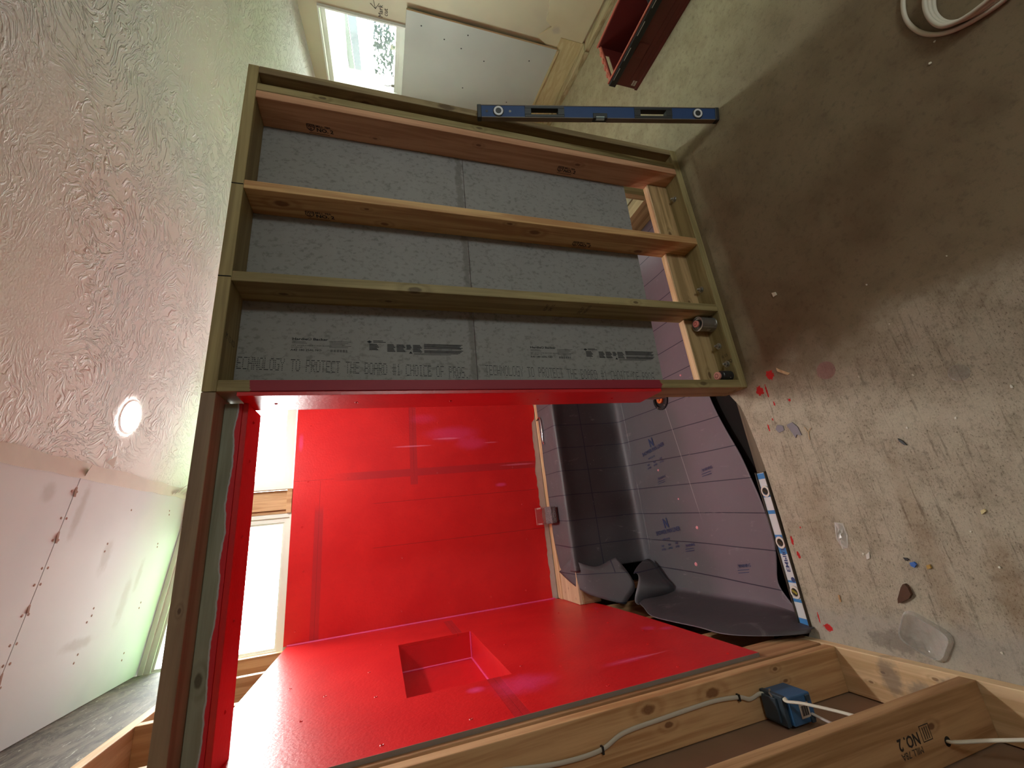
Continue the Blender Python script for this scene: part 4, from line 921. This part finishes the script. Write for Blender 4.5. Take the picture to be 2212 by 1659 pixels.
for da, zz0, zz1, w in ((0, .006, .081, .0011), (-.35, .03, .05, .0008), (-.45, .03, .05, .0008), (-.55, .03, .05, .0008), (-.65, .03, .045, .0008), (.4, .012, .016, .004)):
    t2 = a_+da; p = Vector((cx+math.cos(t2)*rr, cy+math.sin(t2)*rr, Z0+(zz0+zz1)/2)); obox(bm, p, Vector((-math.sin(t2), math.cos(t2), 0))*w, Vector((math.cos(t2), math.sin(t2), 0))*.0004, (0, 0, (zz1-zz0)/2))
obj('can_seam', bm, plain('seam', (.6, .58, .54), .3, .6), can)
jr = thing('primer_bottle', (.545, 1.43, Z0), 'small black can with a pink cap standing beside the red-edged end stud', 'can')
cx, cy = .541, 1.412
bm = B(); lathe(bm, (cx, cy, Z0+.001), (0, 0, 1), [(.024, 0), (.0245, .002), (.0245, .052), (.022, .056), (.0165, .058), (.0165, .066)], 32); obj('bottle_body', bm, plain('blackpl', (.02, .02, .022), .35, bump=.1), jr)
bm = B(); lathe(bm, (cx, cy, Z0+.067), (0, 0, 1), [(.017, 0), (.0185, .002), (.0185, .010), (.017, .012)], 28); cp = obj('bottle_cap', bm, plain('cappink', (.75, .30, .25), .45), jr)
bm = B(); lathe(bm, (cx, cy, Z0+.0792), (0, 0, 1), [(.011, 0), (.010, .0006), (.008, .0006), (.007, 0)], 24, cap=False); obj('cap_embossing', bm, plain('capdk2', (.35, .10, .08), .5), cp)
bm = B(); t2 = math.radians(235); obox(bm, (cx+math.cos(t2)*.0247, cy+math.sin(t2)*.0247, Z0+.02), Vector((-math.sin(t2), math.cos(t2), 0))*.002, Vector((math.cos(t2), math.sin(t2), 0))*.0003, (0, 0, .002)); obj('bottle_print', bm, plain('lblw', (.45, .44, .42), .5), jr)
# ================================================================== ON THE BENCH
sc = thing('scrub_holder', (.03, 2.85, .42), 'clear pink plastic holder with a steel wool pad on the bench edge', 'scrubber')
bm = B(); box(bm, -.034, .086, 2.855, 2.945, .430, .440, .003); box(bm, -.034, .086, 2.965, 2.979, .436, .515, .004); box(bm, -.034, -.022, 2.88, 2.975, .436, .505, .003); box(bm, .074, .086, 2.88, 2.975, .436, .505, .003); box(bm, -.034, .086, 2.93, 2.975, .430, .442, .002)
obj('plastic_holder', bm, M['clear_pink'], sc)
bm = B(); box(bm, -.030, .080, 2.758, 2.876, .442, .478, .006); bmesh.ops.subdivide_edges(bm, edges=bm.edges[:], cuts=5, use_grid_fill=True)
for v in bm.verts: v.co += Vector((rn.uniform(-1, 1), rn.uniform(-1, 1), rn.uniform(-1, 1)))*.0025
def steelwool():
    t = NT('steel_wool'); n = t.noise(t.pos, 220, 3, .7, 2.5); t.base(t.mix(t.ramp(n, .42, .6), (.03, .03, .033), (.60, .60, .62))); t.rough(.5); t.bump(n, 1, .006); return t.m
obj('steel_wool_pad', bm, steelwool(), sc)
obj('holder_foot', bxf(-.022, .072, 2.765, 2.87, .4285, .4415), plain('brownfoot', (.16, .06, .05), .5), sc)
rd = thing('metal_rod', (.63, 2.83, .43), 'thin shiny metal rod with a bent dark end lying at the back of the bench', 'rod')
bm = B(); tube(bm, spline([(.745, 2.862, .436), (.73, 2.845, .434), (.65, 2.840, .432), (.56, 2.850, .431), (.535, 2.835, .431)], 5), [.0065]*20+[.004], 12); obj('rod_shaft', bm, M['chrome'], rd, smooth=True)
bm = B(); tube(bm, [(.742, 2.862, .436), (.735, 2.905, .437)], .006, 10); obj('rod_handle', bm, plain('darkbrown', (.10, .05, .045), .5), rd)
# ================================================================== RIGHT-HAND WALL ITEMS
dw = thing('drywall_sheet', tuple(wp(1.0, 1.0)), 'grey-green drywall sheet fixed below the small window', 'drywall sheet')
bm = B(); wbox(bm, .450, 1.49, .235, 1.413, -.0127, .0, .0008)
obj('sheet_face', bm, M['grey_board'], dw)
bm = B(); wbox(bm, .4485, .4500, .235, 1.413, -.0128, .0); obj('paper_edge', bm, plain('edge_tan', (.45, .30, .16), .9), dw)
bm = B()
for (s, z) in ((.54, 1.30), (.60, 1.12), (.64, .98), (.70, .78), (.52, .95), (.60, .42), (1.05, .48), (1.0, .9)):
    bm = B(); lathe(bm, wp(s, z, -.0128), -N, [(.006, 0), (.005, .0006)], 8); obj('screw', bm, M['ink'], dw)
bm = B(); zz = .55; poly = [(.0, .64), (.12, .60), (.20, .52), (.30, .50), (.36, .52), (.375, .44), (.41, .47), (.47, .50), (.50, .36), (.72, .07), (.62, .05), (.2, .05), (-.3, .05), (-.3, .60)]
poly = [(-.6, .78), (.02, .52), (.10, .44), (.22, .405), (.27, .40), (.30, .345), (.345, .375), (.40, .42), (.53, .165), (.66, .06), (.40, .055), (-.6, .055)]
prism(bm, [wp(a, b, .004) for a, b in poly], N*.015)
o = obj('torn_drywall', bm, M['cream'], origin=tuple(wp(.2, .06))); tag(o, 'cream torn remnant of old drywall at the foot of the right wall', 'drywall')
bm = B(); text_mesh(bm, 'Mark', wp(.585, 1.575, .0185), -D, (0, 0, 1), .045, 1); text_mesh(bm, 'cut', wp(.565, 1.54, .0185), -D, (0, 0, 1), .045, 1)
for a, b in (((.40, 1.655), (.53, 1.625)), ((.53, 1.625), (.50, 1.66)), ((.53, 1.625), (.485, 1.60))):
    p, q = wp(a[0], a[1], .0185), wp(b[0], b[1], .0185); tube(bm, [p, q], .0014, 6)
o = obj('pencil_note', bm, M['ink'], origin=tuple(wp(.5, 1.6, .018))); tag(o, 'handwritten arrow and note beside the right wall window', 'writing')
# toolbox tray
tb = thing('tool_box', (2.72, 1.25, 0), 'open dark red plastic tool box with a black front rail on the concrete floor', 'tool box')
def TB(u, v, z): return Vector((2.575, 1.505, 0))+Vector((1, .04, 0))*v+Vector((-.04, -1, 0))*u+Vector((0, 0, z))   # u along, v depth
TL, TD, TH = .62, .36, .205; th = .006
def tbox(bm, u0, u1, v0, v1, z0, z1, bev=0):
    obox(bm, TB((u0+u1)/2, (v0+v1)/2, (z0+z1)/2), Vector((-.04, -1, 0))*(u1-u0)/2, Vector((1, .04, 0))*(v1-v0)/2, (0, 0, (z1-z0)/2), bev)
M['tred'] = plain('tred', (.13, .018, .014), .42, bump=.1, bs=50, var=.15); M['trim'] = plain('tool_rim', (.50, .13, .08), .5)
bm = B(); tbox(bm, 0, TL, 0, TD, .005, .012); tbox(bm, 0, TL, 0, th, .012, TH-.04, .002); tbox(bm, 0, TL, TD-th, TD, .012, TH, .002)
tbox(bm, 0, th, 0, TD, .012, TH-.06, .002); tbox(bm, TL-th, TL, 0, TD, .012, TH, .002)
for u in (.0, .01): pass
tbox(bm, -.004, TL+.004, -.004, .001, .0, .02, .002); tbox(bm, .18, .26, -.006, 0, .085, .155, .003)
for z in (.045, .075): tbox(bm, .02, TL, -.0025, 0, z, z+.003)
tbox(bm, 0, th, 0, .08, TH-.06, TH-.02); tbox(bm, 0, th, .28, TD, TH-.06, TH-.02); tbox(bm, 0, th, .08, .28, TH-.03, TH-.02)
obj('box_shell', bm, M['tred'], tb)
bm = B(); tbox(bm, -.008, TL, -.006, .006, TH, TH+.010, .003); tbox(bm, -.008, TL, TD-.006, TD+.010, TH, TH+.010, .003); tbox(bm, -.010, .010, -.006, TD+.010, TH-.02, TH-.008, .003)
for v in (.07, .14, .21, .28): tbox(bm, -.016, .004, v, v+.03, TH-.03, TH-.004, .003)
for u in (.06, .20, .34, .50): tbox(bm, u, u+.04, TD+.006, TD+.016, TH-.02, TH+.006, .003)
obj('box_rim', bm, M['trim'], tb)
bm = B(); tbox(bm, -.012, TL, -.016, -.001, TH-.045, TH, .004)
rr_ = obj('front_rail', bm, M['black'], tb)
M['slot'] = plain('slot', (.42, .40, .35), .5)
for u in (.03, .15, .29, .43, .55):
    bm = B(); tbox(bm, u, u+.075, -.018, -.0155, TH-.012, TH-.008); obj('rail_slot', bm, M['slot'], rr_)
obj('maker_label', (lambda b: (tbox(b, .018, .050, -.0015, -.0005, .030, .058), b)[1])(B()), plain('lblm', (.5, .48, .42), .5), tb)
bm = B(); tbox(bm, .34, .60, .12, .30, .012, .09, .01); o = obj('black_pouch', bm, M['black'], origin=tuple(TB(.45, .2, .012))); tag(o, 'black tool pouch lying inside the red tool box', 'pouch')
# coil of cable on the floor, upper right of the picture
bm = B(); pts = []
def zp_(u, v):
    d = _f*F_PX+R2*((1659-v)-829.5)-U2*(u-1106); t = -CAM.z/d.z; return (CAM.x+d.x*t, CAM.y+d.y*t)
outer = [zp_(*p) for p in ((1975, -60), (1958, -20), (1954, 15), (1962, 46), (1985, 68), (2015, 76), (2055, 70), (2105, 47), (2165, 8), (2205, -30), (2230, -90), (2180, -160), (2080, -165), (2010, -120))]
inner = [zp_(*p) for p in ((2040, -60), (2026, -25), (2020, 5), (2024, 30), (2040, 47), (2062, 50), (2100, 38), (2140, 16), (2180, -15), (2215, -55), (2220, -110), (2170, -150), (2090, -140), (2050, -100))]
tube(bm, spline([(a, b, .007) for a, b in outer], 8, True)+[(outer[0][0], outer[0][1], .007)], .0062, 10)
for k in range(3): tube(bm, spline([(a+.004*k*math.sin(i), b+.0045*k, .008+.010*k) for i, (a, b) in enumerate(inner)], 8, True)+[(inner[0][0], inner[0][1]+.0045*k, .008+.010*k)], .0062, 10)
o = obj('cable_coil', bm, plain('coilwhite', (.62, .56, .46), .5), smooth=True, origin=(1.4, .2, 0)); tag(o, 'loose coil of off-white cable on the bare floor', 'cable')
# ================================================================== FLOOR LITTER
def chip(name, pts, h, mat, label, cat, group=None, z=.0005):
    bm = B(); prism(bm, [(a, b, z) for a, b in pts], (0, 0, h)); c = pts[0]
    o = obj(name, bm, mat, origin=(c[0], c[1], z)); tag(o, label, cat, group); return o
def gon(cx, cy, r, n, ph=0, e=1): return [(cx+r*math.cos(ph+i*2*PI/n)*(1+.25*math.sin(i*2.7)), cy+e*r*math.sin(ph+i*2*PI/n)*(1+.2*math.cos(i*1.9))) for i in range(n)]
lsm = make_liner('scrap', False, .3)
chip('liner_scrap', [(.262, 1.262), (.272, 1.285), (.256, 1.300), (.238, 1.288), (.243, 1.262)], .002, lsm, 'smaller grey liner scrap on the pale concrete', 'scrap')
def zpx(u, v):     # floor point from picture coordinates measured on the photograph
    d = _f*F_PX+R2*((1659-v)-829.5)-U2*(u-1106); t = -CAM.z/d.z; return (CAM.x+d.x*t, CAM.y+d.y*t)
chip('liner_scrap', [zpx(*p) for p in ((1700, 918), (1712, 912), (1724, 922), (1733, 940), (1722, 939), (1720, 946), (1710, 932))], .003, lsm, 'larger curled grey liner scrap beside the smaller one', 'scrap')
bm = B(); a, b, c_, d_ = (zpx(1738, 922), zpx(1747, 934), zpx(1753, 924), zpx(1750, 950)); tube(bm, [(*a, .003), (*b, .003), (*d_, .003)], .0014, 6); tube(bm, [(*b, .004), (*c_, .005)], .0014, 6)
o = obj('wood_splinter', bm, M['pine_x'], origin=(*b, 0)); tag(o, 'forked straw-coloured splinter beside the grey liner scraps', 'splinter')
chip('wood_shaving', [zpx(*p) for p in ((1678, 795), (1684, 798), (1708, 806), (1703, 810), (1680, 802))], .004, M['pine_x'], 'short pale wood sliver beside the red drips', 'shaving')
chip('wood_shaving', [zpx(*p) for p in ((1811, 1285), (1814, 1285), (1818, 1300), (1815, 1300))], .003, M['tan_y'], 'thin orange wood sliver between the beam level and plastic lid', 'shaving')
chip('blue_fragment', [zpx(*p) for p in ((1967, 1215), (1976, 1213), (1982, 1219), (1978, 1226), (1970, 1222))], .006, plain('bluechip', (.02, .12, .50), .4), 'tiny bright blue plastic fragment on the concrete', 'fragment')
chip('wood_crumb', [zpx(*p) for p in ((2003, 1221), (2010, 1219), (2014, 1227), (2006, 1229))], .006, plain('ylw', (.50, .30, .07), .6), 'tiny mustard crumb right beside the blue fragment', 'fragment')
chip('bark_chip', [zpx(*p) for p in ((1955, 1261), (1958, 1260), (1966, 1268), (1973, 1283), (1968, 1292), (1957, 1297), (1945, 1302), (1944, 1293), (1951, 1268))], .012, plain('bark', (.09, .035, .015), .7, bump=.5, bs=60, var=.5), 'dark brown bark-like chip lying above the clear lid', 'chip')
chip('tile_spacer', [zpx(*p) for p in ((1668, 633), (1676, 631), (1679, 637), (1672, 642))], .004, plain('spacer', (.75, .70, .58), .5), 'small pale square crumb alone on the brown floor', 'fragment')
chip('yellow_crumb', [zpx(*p) for p in ((2120, 1103), (2128, 1099), (2132, 1104), (2123, 1111))], .005, plain('yc', (.72, .62, .32), .6), 'pale yellow crumb at the right part of the rough concrete', 'fragment')
chip('black_sliver', [zpx(*p) for p in ((1941, 947), (1951, 952), (1961, 962), (1955, 961), (1944, 953))], .005, M['black'], 'thin black sliver on the pale concrete', 'sliver')
chip('black_crumb', [zpx(*p) for p in ((1952, 1204), (1960, 1205), (1965, 1209), (1958, 1211))], .004, M['black'], 'tiny black crumb above the blue fragment', 'fragment')
chip('plaster_flake', [zpx(*p) for p in ((1974, 1195-14), (1880-5, 1195), (1880-1, 1210), (1874, 1206))] if False else [zpx(*p) for p in ((1872, 1198), (1879, 1192), (1880, 1206), (1874, 1208))], .004, plain('flake', (.75, .71, .66), .7), 'small white plaster flake below the crumpled wrapper', 'fragment')
rn = random.Random(31)
spots = [(2046, 553, 'below the cable coil'), (1873, 615, 'in the middle of the brown floor'), (1922, 700, 'on the brown floor near the ring'), (1960, 924, 'just above the black sliver'), (1856, 814, 'between the two round films'), (1973, 810, 'left of the round plastic disc'),
         (2186, 835, 'at the right picture edge'), (2160, 1225, 'right of the mustard crumb'), (2098, 1148, 'below the pale yellow crumb'), (1865, 1196, 'beside the larger plaster flake'), (2020, 90, 'right under the cable coil'), (2010, 137, 'a little below the cable coil'), (2165, 1410, 'next to the sole plate at the right edge'), (2065, 903, 'below the round plastic disc')]
for i, (a, b, w) in enumerate(spots):
    c = zpx(a, b); s = rn.uniform(.0022, .0045)
    chip('white_crumb', gon(c[0], c[1], s, 5, rn.random()*6, rn.uniform(.5, 1)), .003, M['white_plastic'], 'tiny whitish crumb on the concrete '+w, 'crumb', 'whitish crumbs scattered over the concrete')
# crumpled clear wrapper
bm = B(); c0 = [zpx(*p) for p in ((1803, 1128), (1822, 1130), (1832, 1155), (1834, 1183), (1822, 1186), (1808, 1165))]
cen = (sum(p[0] for p in c0)/6, sum(p[1] for p in c0)/6); rr = random.Random(8); vs = []
rings = []
for f in (1, .75, .5, .25):
    r = []
    for i in range(6):
        for h in (0, .5):
            p, q = c0[i], c0[(i+1) % 6]; x = (p[0]*(1-h)+q[0]*h-cen[0])*f+cen[0]; y = (p[1]*(1-h)+q[1]*h-cen[1])*f+cen[1]
            r.append(bm.verts.new((x, y, .002+rr.random()*.014*(1.2-f))))
    rings.append(r)
for a, b in zip(rings, rings[1:]):
    for i in range(12): bm.faces.new((a[i], a[(i+1) % 12], b[(i+1) % 12], b[i]))
bm.faces.new(rings[-1])
o = obj('plastic_wrapper', bm, clearplastic('wrapper', (.95, .94, .93), (.9, .9, .9), .3), origin=(*cen, 0)); tag(o, 'crumpled clear plastic wrapper on the concrete beside the beam level', 'wrapper')
# clear plastic lid with rounded corners
cl = [Vector((*zpx(*p), 0)) for p in ((1955, 1310), (2068, 1374), (2042, 1440), (1938, 1378))]
def rr_path(sc, z):
    c = sum(cl, Vector())/4; out = []
    for i in range(4):
        p, a, b = cl[i], cl[i-1], cl[(i+1) % 4]
        for k in range(7):
            t = k/6; e1 = p+(a-p)*.28; e2 = p+(b-p)*.28; q = e1*(1-t)**2+p*2*t*(1-t)+e2*t*t; q = c+(q-c)*sc; out.append(Vector((q.x, q.y, z)))
    return out
bm = B(); prof = [(1.0, .001), (1.0, .003), (.94, .004), (.92, .014), (.89, .015), (.86, .011), (.2, .011)]
rg = [[bm.verts.new(p) for p in rr_path(s, z)] for s, z in prof]
for a, b in zip(rg, rg[1:]):
    for i in range(28): bm.faces.new((a[i], a[(i+1) % 28], b[(i+1) % 28], b[i]))
bm.faces.new(rg[-1])
c = sum(cl, Vector())/4
o = obj('plastic_lid', bm, M['clear'], origin=(c.x, c.y, 0), smooth=True); m = o.modifiers.new('t', 'SOLIDIFY'); m.thickness = .0008
tag(o, 'clear rounded rectangular plastic lid lying beside the sole plate', 'lid')
# two thin round clear films
c = zpx(1785, 800); bm = B(); lathe(bm, (c[0], c[1], .0008), (0, 0, 1), [(.033, 0), (.034, .002), (.030, .003), (.012, .0025), (.011, .001)], 30)
o = obj('plastic_ring', bm, M['clear_pink'], origin=(c[0], c[1], 0)); tag(o, 'thin translucent plastic ring flat on the floor beyond the red drips', 'ring')
c = zpx(2072, 805); bm = B(); lathe(bm, (c[0], c[1], .0008), (0, 0, 1), [(.024, 0), (.024, .002), (.020, .003)], 26)
o = obj('plastic_disc', bm, M['clear'], origin=(c[0], c[1], 0)); tag(o, 'translucent round plastic disc on the rough concrete', 'disc')
# recessed ceiling light
cx, cy = .640, 2.207; cz = ceil_z(cx)
rl = thing('recessed_light', (cx, cy, cz), 'small round recessed light glowing white in the textured ceiling', 'ceiling light')
ln = Vector((-.139, 0, -1)).normalized()
bm = B(); lathe(bm, (cx, cy, cz-.001), ln, [(.080, 0), (.080, .005), (.070, .006), (.068, .002)], 40, cap=False); obj('light_trim', bm, plain('trimw', (.85, .85, .83), .4), rl)
bm = B(); lathe(bm, (cx, cy, cz-.001), ln, [(.069, .002), (.068, .004)], 40); obj('light_lens', bm, plain('lens', (1, 1, 1), .4, emit=((1, .96, .90), 230)), rl)
# ================================================================== OUTSIDE THE RIGHT-HAND WINDOW
nb = thing('neighbour_house', (6.2, 3.0, -.5), 'pale green lap-sided eave of the next house seen through the small right window', 'house')
Dn = Vector((math.sin(math.radians(38)), math.cos(math.radians(38)), 0)); Nn = Vector((Dn.y, -Dn.x, 0)); An = wp(.2, 0, 1.3)
def nbox(bm, s0, s1, z0, z1, d0, d1): obox(bm, An+Dn*(s0+s1)/2+Nn*(d0+d1)/2+Vector((0, 0, (z0+z1)/2)), Dn*(s1-s0)/2, Nn*abs(d1-d0)/2, (0, 0, (z1-z0)/2))
bm = B()
for k in range(6): z = 2.02+.10*k; prism(bm, [An+Dn+Vector((0, 0, z)), An+Dn+Nn*.02+Vector((0, 0, z+.094)), An+Dn+Nn*.05+Vector((0, 0, z+.094)), An+Dn+Nn*.05+Vector((0, 0, z))], Dn*8)
obj('siding', bm, plain('siding', (.0085, .0145, .0065), .85), nb)
bm = B(); nbox(bm, 1, 9, 1.90, 2.01, .0, .04); obj('frieze_board', bm, plain('frieze', (.0075, .0135, .018), .8, var=.3, bs=40), nb)
sh = thing('shrub', (6.4, 4.6, 1.2), 'hazy blue-green foliage beyond the small right window', 'tree')
bm = B(); rs = random.Random(6)
for k in range(260):
    c = wp(3.1+rs.uniform(-.32, .32), 1.54+rs.uniform(-.13, .13), 2.4+rs.uniform(-.3, .3)); a_ = Vector((rs.uniform(-1, 1), rs.uniform(-1, 1), rs.uniform(-1, 1))).normalized()*.035; b_ = a_.cross(Vector((rs.random(), rs.random(), rs.random()))).normalized()*.018
    prism(bm, [c-a_, c-b_, c+a_, c+b_], a_.cross(b_).normalized()*.002)
obj('foliage', bm, plain('foliage', (.009, .0155, .0175), .85), sh)
bm = B(); tube(bm, [wp(3.1, -.5, 2.4), wp(3.1, 1.45, 2.4)], .03); obj('trunk', bm, M['dark_wood'], sh)
